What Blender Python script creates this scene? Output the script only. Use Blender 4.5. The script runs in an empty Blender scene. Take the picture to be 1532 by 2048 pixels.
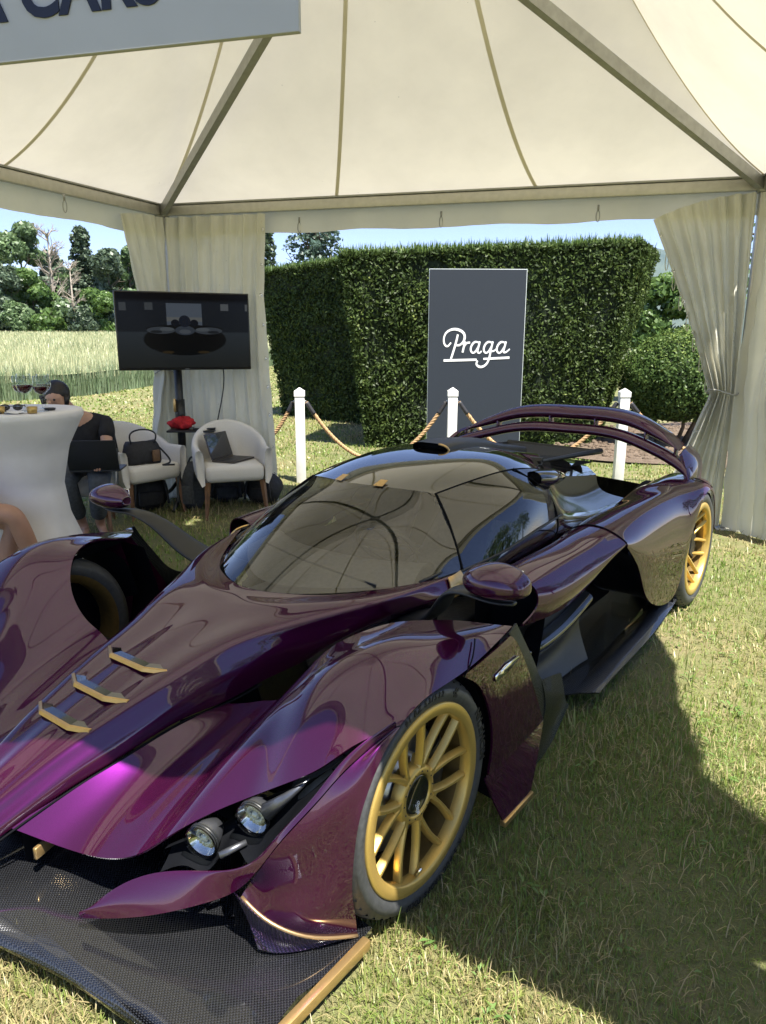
import bpy, bmesh, math, random
import numpy as np
from mathutils import Vector, Matrix
R = math.radians
random.seed(7)
rng = np.random.default_rng(11)
scene = bpy.context.scene
col = scene.collection

# ------------------------------------------------------------------ camera
PITCH, ROLL, CAMH, FPX = R(13.3367), R(-0.1844), 1.4989, 1438.74
cam_d = bpy.data.cameras.new('camera')
cam_d.sensor_fit = 'VERTICAL'
cam_d.sensor_height = 36.0
cam_d.sensor_width = 36.0 * 1532 / 2048
cam_d.lens = 36.0 * FPX / 2048
cam_d.clip_start = 0.05
cam_d.clip_end = 30000
cam = bpy.data.objects.new('camera', cam_d)
col.objects.link(cam)
_f = Vector((0, math.cos(PITCH), -math.sin(PITCH)))
_r = Vector((1, 0, 0))
_u = _r.cross(_f)
_x = _r * math.cos(ROLL) - _u * math.sin(ROLL)
_y = _r * math.sin(ROLL) + _u * math.cos(ROLL)
_m = Matrix((_x, _y, -_f)).transposed().to_4x4()
_m.translation = Vector((0, 0, CAMH))
cam.matrix_world = _m
scene.camera = cam

# ------------------------------------------------------------------ light
SX, SY = 0.275, 0.36                 # horizontal shadow shift per metre of height
sun_vec = Vector((SX, -SY, 1.0)).normalized()
world = bpy.data.worlds.new('World')
scene.world = world
world.use_nodes = True
wn = world.node_tree
wn.nodes.clear()
w_out = wn.nodes.new('ShaderNodeOutputWorld')
w_bg = wn.nodes.new('ShaderNodeBackground')
w_sky = wn.nodes.new('ShaderNodeTexSky')
w_sky.sky_type = 'NISHITA'
w_sky.sun_disc = False
w_sky.sun_elevation = math.asin(sun_vec.z)
w_sky.sun_rotation = math.atan2(sun_vec.x, sun_vec.y)
w_sky.air_density = 0.7
w_sky.altitude = 0
w_sky.dust_density = 0.0
w_sky.ozone_density = 1.5
w_bg.inputs['Strength'].default_value = 0.125
w_tint = wn.nodes.new('ShaderNodeMix'); w_tint.data_type = 'RGBA'; w_tint.blend_type = 'MULTIPLY'; w_tint.inputs['Factor'].default_value = 1.0
w_tint.inputs[7].default_value = (.64, .555, .59, 1)
wn.links.new(w_sky.outputs[0], w_tint.inputs[6])
wn.links.new(w_tint.outputs[2], w_bg.inputs['Color'])
wn.links.new(w_bg.outputs[0], w_out.inputs['Surface'])
sun_d = bpy.data.lights.new('sun', 'SUN')
sun_d.energy = 4.2
sun_d.angle = R(0.5)
sun_d.color = (1.0, 0.95, 0.86)
sun = bpy.data.objects.new('sun', sun_d)
col.objects.link(sun)
sun.rotation_euler = sun_vec.to_track_quat('Z', 'Y').to_euler()
scene.view_settings.view_transform = 'Standard'
scene.view_settings.look = 'None'
scene.view_settings.exposure = 1.82
scene.view_settings.gamma = 1
scene.view_settings.use_curve_mapping = False
scene.render.engine = 'CYCLES'
scene.cycles.max_bounces = 10
scene.cycles.diffuse_bounces = 4
scene.cycles.glossy_bounces = 4
scene.cycles.transparent_max_bounces = 12
scene.cycles.transmission_bounces = 6
scene.cycles.caustics_reflective = False
scene.cycles.caustics_refractive = False
scene.cycles.sample_clamp_indirect = 6.0
scene.cycles.use_denoising = True

# ------------------------------------------------------------------ materials
MATS = {}
class NT:
    def __init__(s, name):
        s.m = bpy.data.materials.new(name)
        s.m.use_nodes = True
        s.t = s.m.node_tree
        s.t.nodes.clear()
        s.out = s.t.nodes.new('ShaderNodeOutputMaterial')
        MATS[name] = s.m
    def n(s, typ, **kw):
        nd = s.t.nodes.new(typ)
        for k, v in kw.items():
            if k.startswith('_'):
                setattr(nd, k[1:], v)
            else:
                s.set(nd.inputs[k.replace('__', ' ')], v)
        return nd
    def set(s, sock, v):
        if hasattr(v, 'outputs'):
            v = v.outputs[0]
        if isinstance(v, bpy.types.NodeSocket):
            s.t.links.new(v, sock)
        else:
            if isinstance(v, (tuple, list)) and len(v) == 3 and sock.type == 'RGBA':
                v = (*v, 1)
            sock.default_value = v
    def coord(s, which='Object'):
        return s.n('ShaderNodeTexCoord').outputs[which]
    def mp(s, vec, scale=(1, 1, 1), rot=(0, 0, 0), loc=(0, 0, 0)):
        return s.n('ShaderNodeMapping', Vector=vec, Scale=scale, Rotation=rot, Location=loc)
    def noise(s, vec, scale, detail=3, rough=.55):
        return s.n('ShaderNodeTexNoise', Vector=vec, Scale=scale, Detail=detail, Roughness=rough)
    def ramp(s, fac, stops):
        nd = s.n('ShaderNodeValToRGB', Fac=fac)
        el = nd.color_ramp.elements
        while len(el) < len(stops):
            el.new(0.5)
        for e, (p, c) in zip(el, stops):
            e.position = p
            e.color = (*c, 1) if len(c) == 3 else c
        return nd
    def math(s, op, a, b=None, c=None):
        nd = s.t.nodes.new('ShaderNodeMath')
        nd.operation = op
        s.set(nd.inputs[0], a)
        if b is not None: s.set(nd.inputs[1], b)
        if c is not None: s.set(nd.inputs[2], c)
        return nd.outputs[0]
    def mix(s, fac, a, b):
        nd = s.t.nodes.new('ShaderNodeMix')
        nd.data_type = 'RGBA'
        s.set(nd.inputs['Factor'], fac)
        s.set(nd.inputs[6], a)
        s.set(nd.inputs[7], b)
        return nd.outputs[2]
    def bump(s, h, strength=.3, dist=.01):
        return s.n('ShaderNodeBump', Height=h, Strength=strength, Distance=dist)
    def pbr(s, **kw):
        nd = s.n('ShaderNodeBsdfPrincipled', **kw)
        s.t.links.new(nd.outputs[0], s.out.inputs['Surface'])
        return nd
    def surf(s, nd):
        s.t.links.new(nd.outputs[0], s.out.inputs['Surface'])

def simple(name, colr, rough=.5, metal=0., var=.12, scale=30, bump=.08, coat=0., coord='Object'):
    t = NT(name)
    v = t.coord(coord)
    nz = t.noise(v, scale, 4)
    c2 = tuple(max(0, x * (1 - var)) for x in colr)
    c1 = tuple(min(1, x * (1 + var)) for x in colr)
    c = t.ramp(nz.outputs[0], [(.3, c2), (.7, c1)])
    kw = dict(Base__Color=c, Roughness=rough, Metallic=metal, Coat__Weight=coat)
    if bump:
        kw['Normal'] = t.bump(nz.outputs[0], bump, .004)
    t.pbr(**kw)
    return t.m

def m_paint():
    t = NT('purple_paint')
    v = t.coord('Object')
    fl = t.n('ShaderNodeTexVoronoi', Vector=v, Scale=1500.0)
    c1 = t.mix(fl.outputs['Color'], (.024, .0020, .0125), (.030, .0030, .0165))
    a = t.n('ShaderNodeBsdfPrincipled', Base__Color=c1, Roughness=.6, Coat__Weight=1.0, Coat__Roughness=.006, Coat__IOR=1.65, Specular__IOR__Level=.0)
    c2 = t.mix(fl.outputs['Color'], (.16, .012, .21), (.34, .034, .42))
    b = t.n('ShaderNodeBsdfPrincipled', Base__Color=c2, Metallic=1.0, Roughness=.31, Coat__Weight=1.0, Coat__Roughness=.006, Coat__IOR=1.65)
    m = t.n('ShaderNodeMixShader', Fac=.09); t.set(m.inputs[1], a); t.set(m.inputs[2], b)
    t.surf(m)
m_paint()
def m_twill(name, tint=(.03, .032, .036), coat=1.0, sc=0.0075, planar=False):
    t = NT(name)
    uv = t.coord('Object') if planar else t.n('ShaderNodeUVMap').outputs[0]
    s = t.n('ShaderNodeSeparateXYZ', Vector=uv)
    x = t.math('DIVIDE', s.outputs[0], sc); y = t.math('DIVIDE', s.outputs[1], sc)
    fx = t.math('FLOOR', x); fy = t.math('FLOOR', y)
    k = t.math('ADD', fx, fy)
    k4 = t.math('FLOORED_MODULO', k, 4.0)
    sel = t.math('LESS_THAN', t.math('FLOORED_MODULO', k, 2.0), .5)
    hx = t.math('ABSOLUTE', t.math('SUBTRACT', t.math('FRACT', x), .5))
    hy = t.math('ABSOLUTE', t.math('SUBTRACT', t.math('FRACT', y), .5))
    h = t.math('ADD', t.math('MULTIPLY', sel, t.math('SUBTRACT', 1.0, hx)), t.math('MULTIPLY', t.math('SUBTRACT', 1.0, sel), t.math('SUBTRACT', 1.0, hy)))
    c = t.mix(sel, tint, tuple(q * 3.4 for q in tint))
    rg = t.math('ADD', t.math('MULTIPLY', sel, .10), .20)
    t.pbr(Base__Color=c, Metallic=.85, Roughness=rg, Coat__Weight=coat, Coat__Roughness=.05, Normal=t.bump(h, .8, .0022))
m_twill('carbon_twill', (.026, .027, .030), 1.0, .0046, True)
m_twill('carbon_purple', (.016, .008, .022), 1.0, .005)
m_twill('carbon_satin', (.012, .0135, .013), .15, .004)

def m_grassblade(name, cols, trans=.45, gloss=.03):
    t = NT(name)
    at = t.n('ShaderNodeAttribute', _attribute_name='tint')
    c = t.ramp(at.outputs['Fac'], cols)
    d = t.n('ShaderNodeBsdfDiffuse', Color=c)
    tr = t.n('ShaderNodeBsdfTranslucent', Color=c)
    gl = t.n('ShaderNodeBsdfGlossy', Color=(1, 1, 1), Roughness=.45)
    m1 = t.n('ShaderNodeMixShader', Fac=trans); t.set(m1.inputs[1], d); t.set(m1.inputs[2], tr)
    m2 = t.n('ShaderNodeMixShader', Fac=gloss); t.set(m2.inputs[1], m1); t.set(m2.inputs[2], gl)
    t.surf(m2)
m_grassblade('lawn_blade', [(0, (.40, .32, .17)), (.3, (.43, .38, .18)), (.50, (.28, .33, .085)), (.78, (.165, .255, .048)), (1, (.23, .33, .075))], .4)
m_grassblade('weed_leaf', [(0, (.09, .17, .04)), (1, (.17, .27, .075))], .3)
m_grassblade('wheat_blade', [(0, (.25, .31, .19)), (.4, (.17, .25, .13)), (.7, (.40, .41, .24)), (1, (.52, .50, .31))], .3)
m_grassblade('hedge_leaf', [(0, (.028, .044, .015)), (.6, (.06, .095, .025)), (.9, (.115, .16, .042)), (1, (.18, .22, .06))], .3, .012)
m_grassblade('hedge_tip', [(0, (.075, .14, .03)), (1, (.16, .23, .06))], .4)
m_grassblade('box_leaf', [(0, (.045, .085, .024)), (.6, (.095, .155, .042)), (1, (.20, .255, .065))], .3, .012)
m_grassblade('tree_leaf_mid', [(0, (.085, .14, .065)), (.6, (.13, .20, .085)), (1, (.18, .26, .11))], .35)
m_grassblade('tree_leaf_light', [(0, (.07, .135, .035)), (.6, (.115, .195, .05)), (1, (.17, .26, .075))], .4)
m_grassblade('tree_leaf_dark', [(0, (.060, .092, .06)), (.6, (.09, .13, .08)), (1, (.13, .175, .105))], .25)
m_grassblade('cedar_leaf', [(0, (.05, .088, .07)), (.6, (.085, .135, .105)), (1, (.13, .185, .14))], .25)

def m_fabric(name, colr, trans, dirt=.15):
    t = NT(name)
    v = t.coord('Object')
    n1 = t.noise(v, 1.3, 5, .6); n2 = t.noise(v, 60, 3)
    c = t.ramp(n1.outputs[0], [(.25, tuple(x * (1 - dirt) for x in colr)), (.65, colr)])
    sp = t.n('ShaderNodeTexVoronoi', Vector=v, Scale=5.0)
    spot = t.math('LESS_THAN', sp.outputs['Distance'], .022)
    c = t.mix(t.math('MULTIPLY', spot, .45), c.outputs[0], tuple(x * .35 for x in colr))
    bp = t.bump(t.math('ADD', t.math('MULTIPLY', n1.outputs[0], 1.0), t.math('MULTIPLY', n2.outputs[0], .03)), .30, .08)
    d = t.n('ShaderNodeBsdfDiffuse', Color=c, Normal=bp)
    tr = t.n('ShaderNodeBsdfTranslucent', Color=c)
    gl = t.n('ShaderNodeBsdfGlossy', Color=(1, 1, 1), Roughness=.5)
    m1 = t.n('ShaderNodeMixShader', Fac=trans); t.set(m1.inputs[1], d); t.set(m1.inputs[2], tr)
    m2 = t.n('ShaderNodeMixShader', Fac=.03); t.set(m2.inputs[1], m1); t.set(m2.inputs[2], gl)
    t.surf(m2)
m_fabric('canopy_fabric', (.83, .78, .655), .26)
m_fabric('canopy_seam', (.74, .69, .53), .19)
m_fabric('curtain_fabric', (.74, .73, .64), .32)
simple('tent_metal', (.52, .50, .44), .42, .35, .08, 20)
simple('rafter_metal', (.34, .34, .31), .45, .5, .1, 20)
simple('gold_paint', (.60, .41, .115), .36, .6, .06, 400, .03)
simple('gold_trim', (.60, .40, .17), .28, .8, .06, 60, .03)
simple('bronze_edge', (.36, .24, .12), .35, .7, .06, 60, .03)
simple('rim_inner', (.20, .13, .04), .45, .6, .1, 60, 0)  # the rim gold darkened, shade behind the spokes put into the colour
simple('gloss_black', (.006, .006, .007), .06, 0, .1, 20, 0, 1.0)
simple('deck_black', (.005, .005, .006), .16, 0, .1, 20, 0, .25)
simple('satin_black', (.012, .0135, .015), .42, 0, .15, 40, .03)
simple('void_black', (.004, .0045, .006), .7, 0, .2, 20, 0)
simple('tyre_rubber', (.045, .047, .048), .55, 0, .25, 60, .12)
simple('tyre_letter', (.005, .005, .006), .6, 0, .1, 60, 0)
simple('brake_steel', (.42, .42, .41), .32, .9, .1, 30, .05)
simple('chrome', (.78, .78, .78), .12, 1, .03, 30, 0)
simple('lamp_yellow', (.75, .74, .58), .25, .3, .1, 200, 0)
simple('lamp_metal', (.13, .135, .15), .35, .8, .1, 30, .05)
simple('white_post', (.78, .78, .76), .45, 0, .06, 14, .05)
simple('white_letter', (.86, .87, .88), .5, 0, .02, 14, 0)
simple('board_face', (.012, .019, .031), .75, 0, .12, 90, .1)
simple('board_edge', (.62, .68, .68), .4, 0, .05, 30, 0)
simple('sign_face', (.44, .44, .46), .55, 0, .03, 6, 0)
simple('navy_letter', (.006, .010, .030), .6, 0, .05, 20, 0)
simple('wood_leg', (.17, .085, .040), .45, 0, .3, 18, .1)
simple('chair_fabric', (.72, .69, .63), .9, 0, .08, 220, .25)
simple('table_cloth', (.72, .71, .72), .8, 0, .04, 8, .04)
simple('skin', (.46, .27, .19), .5, 0, .10, 14, .05)
simple('skin_tan', (.40, .22, .145), .5, 0, .10, 14, .05)
simple('hair_dark', (.012, .010, .009), .5, 0, .4, 60, .3)
simple('shirt_black', (.012, .012, .015), .9, 0, .3, 40, .3)
simple('trouser_grey', (.085, .095, .11), .9, 0, .25, 50, .3)
simple('sandal_brown', (.05, .03, .02), .6, 0, .2, 30, .1)
simple('laptop_grey', (.10, .09, .085), .4, .7, .05, 40, 0)
simple('laptop_dark', (.030, .032, .036), .42, .4, .05, 40, 0)
simple('bag_black', (.018, .018, .021), .7, 0, .4, 40, .3)
simple('bag_grey', (.055, .06, .066), .85, 0, .3, 40, .4)
simple('bag_brown', (.16, .09, .045), .6, 0, .2, 40, .2)
simple('red_cloth', (.42, .012, .018), .85, 0, .3, 40, .3)
simple('tv_plastic', (.010, .010, .011), .3, 0, .1, 30, 0)
simple('rope_fibre', (.40, .255, .13), .9, 0, .25, 90, .3)
simple('rope_end', (.018, .018, .022), .6, 0, .2, 60, .2)
simple('cup_gold', (.52, .36, .13), .4, .6, .1, 40, 0)
simple('paper_white', (.78, .77, .75), .8, 0, .04, 40, 0)
simple('bark', (.085, .066, .05), .9, 0, .35, 14, .5)
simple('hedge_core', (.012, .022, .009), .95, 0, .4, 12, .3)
simple('bark_pale', (.26, .225, .19), .9, 0, .25, 14, .3)
simple('plastic_clear_grey', (.30, .30, .29), .4, 0, .05, 40, 0)
simple('interior_dark', (.105, .10, .092), .65, 0, .2, 60, .1)
simple('wine', (.05, .003, .008), .05, 0, .1, 10, 0)

for _n, _v in (('void_black', .08), ('deck_black', .22)):
    for _nd in MATS[_n].node_tree.nodes:
        if _nd.type == 'BSDF_PRINCIPLED': _nd.inputs['Specular IOR Level'].default_value = _v
def m_glass(name, tint, rough=0.0, dens=.9, ior=1.5):
    t = NT(name)
    tr = t.n('ShaderNodeBsdfTransparent', Color=tint)
    gl = t.n('ShaderNodeBsdfGlossy', Color=(1, 1, 1), Roughness=rough)
    lw = t.n('ShaderNodeLayerWeight', Blend=.5); f0 = ((ior - 1) / (ior + 1)) ** 2
    fr = t.math('ADD', t.math('MULTIPLY', t.math('POWER', lw.outputs['Facing'], 5.0), 1 - f0), f0)
    m = t.n('ShaderNodeMixShader', Fac=fr); t.set(m.inputs[1], tr); t.set(m.inputs[2], gl)
    t.surf(m)
m_glass('car_glass', (.58, .59, .57), .0, ior=1.9)
m_glass('side_glass', (.10, .105, .105), .0, ior=1.9)
m_glass('drink_glass', (.93, .95, .95), .0, ior=1.3)
m_glass('lens_glass', (.82, .84, .82), .02, ior=1.5)

def m_lawn():
    t = NT('lawn_soil')
    v = t.coord('Object')
    n1 = t.noise(v, .9, 6, .62); n2 = t.noise(v, 9, 5, .65); n3 = t.noise(v, 120, 3, .7)
    a = t.math('ADD', t.math('MULTIPLY', n1.outputs[0], .55), t.math('MULTIPLY', n2.outputs[0], .45))
    c = t.ramp(a, [(.34, (.17, .19, .07)), (.5, (.24, .25, .09)), (.6, (.33, .29, .14)), (.72, (.36, .30, .17))])
    c2 = t.mix(t.math('MULTIPLY', n3.outputs[0], .7), c.outputs[0], (.055, .05, .024))
    t.pbr(Base__Color=c2, Roughness=.95, Normal=t.bump(n3.outputs[0], .9, .02))
m_lawn()
def m_soil():
    t = NT('garden_soil')
    v = t.coord('Object')
    n2 = t.noise(v, 6, 6, .7); n3 = t.noise(v, 40, 4, .7)
    c = t.ramp(n2.outputs[0], [(.3, (.15, .105, .07)), (.7, (.26, .195, .14))])
    t.pbr(Base__Color=c, Roughness=.95, Normal=t.bump(t.math('ADD', n2.outputs[0], n3.outputs[0]), 1.0, .06))
m_soil()
def m_far(name, c1, c2, sc):
    t = NT(name)
    v = t.coord('Object')
    n2 = t.noise(v, sc, 6, .7)
    c = t.ramp(n2.outputs[0], [(.3, c1), (.7, c2)])
    t.pbr(Base__Color=c, Roughness=.95)
m_far('mountain_forest', (.035, .055, .035), (.08, .10, .06), .004)
m_far('wheat_ground', (.20, .23, .12), (.40, .40, .23), 1.6)

# ------------------------------------------------------------------ object helpers
def link(o, parent=None):
    col.objects.link(o)
    if parent is not None:
        o.parent = parent
    return o
def tag(o, label=None, cat=None, group=None, kind=None):
    if label: o['label'] = label
    if cat: o['category'] = cat
    if group: o['group'] = group
    if kind: o['kind'] = kind
    return o
def empty(name, loc=(0, 0, 0), rz=0, label=None, cat=None, group=None):
    o = bpy.data.objects.new(name, None)
    o.empty_display_size = .1
    o.location = loc
    o.rotation_euler = (0, 0, rz)
    link(o)
    return tag(o, label, cat, group)
def mk(name, verts, faces, mat, parent=None, smooth=True, uvs=None, attr=None):
    me = bpy.data.meshes.new(name)
    verts = np.asarray(verts, dtype=np.float32)
    if isinstance(faces, np.ndarray):
        n = faces.shape[0]; k = faces.shape[1]
        me.vertices.add(len(verts)); me.vertices.foreach_set('co', verts.ravel())
        me.loops.add(n * k); me.loops.foreach_set('vertex_index', faces.astype(np.int32).ravel())
        me.polygons.add(n); me.polygons.foreach_set('loop_start', np.arange(0, n * k, k, dtype=np.int32))
        me.polygons.foreach_set('loop_total', np.full(n, k, dtype=np.int32))
        me.update(calc_edges=True)
        me.validate()
    else:
        me.from_pydata(verts.tolist(), [], faces)
        me.update()
    if uvs is not None:
        ul = me.uv_layers.new(name='UVMap')
        li = np.zeros(len(me.loops), dtype=np.int32); me.loops.foreach_get('vertex_index', li)
        ul.data.foreach_set('uv', np.asarray(uvs, dtype=np.float32)[li].ravel())
    if attr is not None:
        a = me.attributes.new('tint', 'FLOAT', 'POINT'); a.data.foreach_set('value', np.asarray(attr, dtype=np.float32))
    me.polygons.foreach_set('use_smooth', np.full(len(me.polygons), bool(smooth)))
    me.materials.append(MATS[mat] if isinstance(mat, str) else mat)
    o = bpy.data.objects.new(name, me)
    return link(o, parent)
def copy_tree(o, parent=None):
    c = o.copy(); link(c)
    if parent is not None:
        c.parent = parent
    for ch in list(o.children):
        copy_tree(ch, c)
    return c

class MB:
    def __init__(s):
        s.v = []; s.f = []
    def add(s, vs, fs):
        b = len(s.v)
        s.v += [tuple(map(float, q)) for q in vs]
        s.f += [tuple(i + b for i in q) for q in fs]
        return s
    def box(s, c, d, rz=0, rx=0, bev=0.0):
        bm = bmesh.new()
        bmesh.ops.create_cube(bm, size=1)
        bmesh.ops.scale(bm, vec=d, verts=bm.verts)
        if bev:
            bmesh.ops.bevel(bm, geom=bm.edges[:], offset=bev, segments=2, affect='EDGES', profile=.5)
        M = Matrix.Translation(c) @ Matrix.Rotation(rz, 4, 'Z') @ Matrix.Rotation(rx, 4, 'X')
        bm.verts.index_update()
        s.add([M @ v.co for v in bm.verts], [[v.index for v in f.verts] for f in bm.faces])
        bm.free()
        return s
    def tube(s, path, rad, n=8, caps=True, flat=None):
        path = [Vector(p) for p in path]
        if not hasattr(rad, '__len__'):
            rad = [rad] * len(path)
        vs = []; up = None
        for i, p in enumerate(path):
            d = (path[min(i + 1, len(path) - 1)] - path[max(i - 1, 0)]).normalized()
            if up is None:
                up = Vector((0, 0, 1)) if abs(d.z) < .9 else Vector((1, 0, 0))
            a = d.cross(up).normalized(); b = a.cross(d).normalized(); up = b
            r = rad[i]
            ra, rb = (r if hasattr(r, '__len__') else (r, r))
            for k in range(n):
                t = 2 * math.pi * k / n
                vs.append(p + a * (math.cos(t) * ra) + b * (math.sin(t) * rb))
        fs = []
        for i in range(len(path) - 1):
            for k in range(n):
                k2 = (k + 1) % n
                fs.append((i * n + k, i * n + k2, (i + 1) * n + k2, (i + 1) * n + k))
        if caps:
            fs.append(tuple(range(n))[::-1]); fs.append(tuple((len(path) - 1) * n + k for k in range(n)))
        return s.add(vs, fs)
    def lathe(s, prof, n=24, M=None, close=False):
        vs = []; fs = []
        for (r, z) in prof:
            for k in range(n):
                t = 2 * math.pi * k / n
                q = Vector((r * math.cos(t), r * math.sin(t), z))
                vs.append(M @ q if M is not None else q)
        m = len(prof)
        for i in range(m - 1 if not close else m):
            for k in range(n):
                k2 = (k + 1) % n; i2 = (i + 1) % m
                fs.append((i * n + k, i * n + k2, i2 * n + k2, i2 * n + k))
        return s.add(vs, fs)
    def ball(s, c, r, n=12, m=8, M=None):
        c = Vector(c); r = r if hasattr(r, '__len__') else (r, r, r)
        vs = []; fs = []
        for i in range(m + 1):
            ph = math.pi * i / m
            for k in range(n):
                t = 2 * math.pi * k / n
                q = Vector((r[0] * math.sin(ph) * math.cos(t), r[1] * math.sin(ph) * math.sin(t), r[2] * math.cos(ph)))
                vs.append(c + (M @ q if M is not None else q))
        for i in range(m):
            for k in range(n):
                k2 = (k + 1) % n
                fs.append((i * n + k, (i + 1) * n + k, (i + 1) * n + k2, i * n + k2))
        return s.add(vs, fs)
    def build(s, name, mat, parent=None, smooth=True, sharp=None):
        o = mk(name, s.v, s.f, mat, parent, smooth)
        if smooth and sharp is not None:
            o.data.set_sharp_from_angle(angle=R(sharp))
        return o

# spline patches
def _nat(P, t, ts):
    P = np.asarray(P, float); n = len(t)
    if n == 2:
        w = ((ts - t[0]) / (t[1] - t[0])).reshape((-1,) + (1,) * (P.ndim - 1))
        return P[0] * (1 - w) + P[1] * w
    hh = np.diff(t)
    A = np.zeros((n, n)); A[0, 0] = A[-1, -1] = 1
    rhs = np.zeros((n,) + P.shape[1:])
    for i in range(1, n - 1):
        A[i, i - 1] = hh[i - 1]; A[i, i] = 2 * (hh[i - 1] + hh[i]); A[i, i + 1] = hh[i]
        rhs[i] = 6 * ((P[i + 1] - P[i]) / hh[i] - (P[i] - P[i - 1]) / hh[i - 1])
    M = np.linalg.solve(A, rhs.reshape(n, -1)).reshape(rhs.shape)
    k = np.clip(np.searchsorted(t, ts, side='right') - 1, 0, n - 2)
    sh = (-1,) + (1,) * (P.ndim - 1)
    h_ = hh[k].reshape(sh); a = (t[k + 1] - ts).reshape(sh); b = (ts - t[k]).reshape(sh)
    return (M[k] * a**3 + M[k + 1] * b**3) / (6 * h_) + (P[k] / h_ - M[k] * h_ / 6) * a + (P[k + 1] / h_ - M[k + 1] * h_ / 6) * b
def spl(P, m, closed=False):
    P = np.asarray(P, float)
    d = np.linalg.norm(np.diff(P, axis=0), axis=-1)
    if d.ndim > 1: d = d.mean(axis=tuple(range(1, d.ndim)))
    t = np.concatenate([[0], np.cumsum(np.sqrt(np.maximum(d, 1e-6)))])
    return _nat(P, t, np.linspace(0, t[-1], m))
def surf_grid(rows, nu, nv):
    P = np.asarray(rows, float)
    G = spl(P, nu)
    G = spl(np.swapaxes(G, 0, 1), nv)
    return np.swapaxes(G, 0, 1)
def grid_obj(name, G, mat, parent=None, out=(0, 0, 1), thick=0.0, mirror=False, rim_mat=None):
    G = np.asarray(G, float)
    if mirror: G = G * np.array([1, -1, 1])
    nu, nv = G.shape[:2]
    if isinstance(out, (tuple, list)):
        o3 = np.array(out, float) * (np.array([1, -1, 1]) if mirror else 1)
    du = np.gradient(G, axis=0); dv = np.gradient(G, axis=1)
    N = np.cross(du, dv); L = np.linalg.norm(N, axis=-1, keepdims=True); N = N / np.maximum(L, 1e-12)
    if (N * o3).sum(-1).mean() < 0:
        G = G[:, ::-1]; N = -N[:, ::-1]
    du = np.linalg.norm(np.diff(G, axis=0), axis=-1); dv = np.linalg.norm(np.diff(G, axis=1), axis=-1)
    U = np.concatenate([np.zeros((1, nv)), np.cumsum(du, axis=0)]); Vv = np.concatenate([np.zeros((nu, 1)), np.cumsum(dv, axis=1)], axis=1)
    uv = np.stack([U.mean(1, keepdims=True).repeat(nv, 1), Vv], -1).reshape(-1, 2)
    idx = np.arange(nu * nv).reshape(nu, nv)
    f = np.stack([idx[:-1, :-1], idx[1:, :-1], idx[1:, 1:], idx[:-1, 1:]], -1).reshape(-1, 4)
    v = G.reshape(-1, 3); faces = [f]; verts = [v]; uvs = [uv]
    if thick:
        B = G - N * thick
        nb = nu * nv
        verts.append(B.reshape(-1, 3)); uvs.append(uv); faces.append(f[:, ::-1] + nb)
        ring = np.concatenate([idx[:-1, 0], idx[-1, :-1], idx[1:, -1][::-1], idx[0, 1:][::-1]])
        rv = np.concatenate([G.reshape(-1, 3)[ring], B.reshape(-1, 3)[ring]])
        k = len(ring); a = np.arange(k); b = (a + 1) % k; base = 2 * nb
        faces.append(np.stack([a, a + k, b + k, b], -1)[:, ::-1] + base)
        verts.append(rv); uvs.append(np.concatenate([uv[ring], uv[ring] + .003]))
    o = mk(name, np.concatenate(verts), np.concatenate(faces), mat, parent, True, np.concatenate(uvs))
    return o
def patch(name, rows, mat, parent=None, nu=24, nv=24, out=(0, 0, 1), thick=0.0, both=False, mirror=False):
    G = surf_grid(rows, nu, nv)
    o = grid_obj(name, G, mat, parent, out, thick, mirror)
    if both:
        return o, grid_obj(name, G, mat, parent, out, thick, True)
    return o
def full(rows):
    """half rows (first column on the centre line) -> full rows right..left"""
    return [[(p[0], -p[1], p[2]) for p in r[:0:-1]] + [tuple(p) for p in r] for r in rows]
def fmesh(name, text, size, mat, parent=None, depth=.002, bold=0.0, shear=0.0, M=None, align='CENTER', space=1.0):
    cu = bpy.data.curves.new(name, 'FONT')
    cu.body = text; cu.size = size; cu.extrude = depth / 2; cu.offset = bold; cu.shear = shear; cu.align_x = align; cu.space_character = space
    cu.resolution_u = 4
    o = bpy.data.objects.new(name, cu); col.objects.link(o)
    dg = bpy.context.evaluated_depsgraph_get()
    me = bpy.data.meshes.new_from_object(o.evaluated_get(dg))
    bpy.data.objects.remove(o); bpy.data.curves.remove(cu)
    if M is not None: me.transform(M)
    me.materials.clear(); me.materials.append(MATS[mat])
    me.name = name
    return link(bpy.data.objects.new(name, me), parent) if parent is not False else me
def ribbon_strokes(name, strokes, mat, parent, M, depth):
    """calligraphic strokes: list of [(x,y,w)...]; each becomes a flat raised ribbon"""
    mb = MB()
    for st in strokes:
        P = np.array([(p[0], p[1], p[2]) for p in st], float)
        m = max(8, 6 * len(P))
        P = spl(P, m) if len(P) > 2 else spl(P, 6)
        c = P[:, :2]; w = P[:, 2] / 2
        d = np.gradient(c, axis=0); d /= np.maximum(np.linalg.norm(d, axis=1, keepdims=True), 1e-9)
        nrm = np.stack([-d[:, 1], d[:, 0]], 1)
        a = c + nrm * w[:, None]; b = c - nrm * w[:, None]
        k = len(c); vs = []; fs = []
        for z in (depth, 0.0):
            vs += [M @ Vector((q[0], q[1], z)) for q in a] + [M @ Vector((q[0], q[1], z)) for q in b]
        for i in range(k - 1):
            fs.append((i, k + i, k + i + 1, i + 1))
            fs.append((i, i + 1, 2 * k + i + 1, 2 * k + i)); fs.append((k + i, 3 * k + i, 3 * k + i + 1, k + i + 1))
        fs.append((0, 2 * k, 3 * k, k)); fs.append((k - 1, 2 * k - 1, 4 * k - 1, 3 * k - 1))
        mb.add(vs, fs)
    return mb.build(name, mat, parent, smooth=False)
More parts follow.
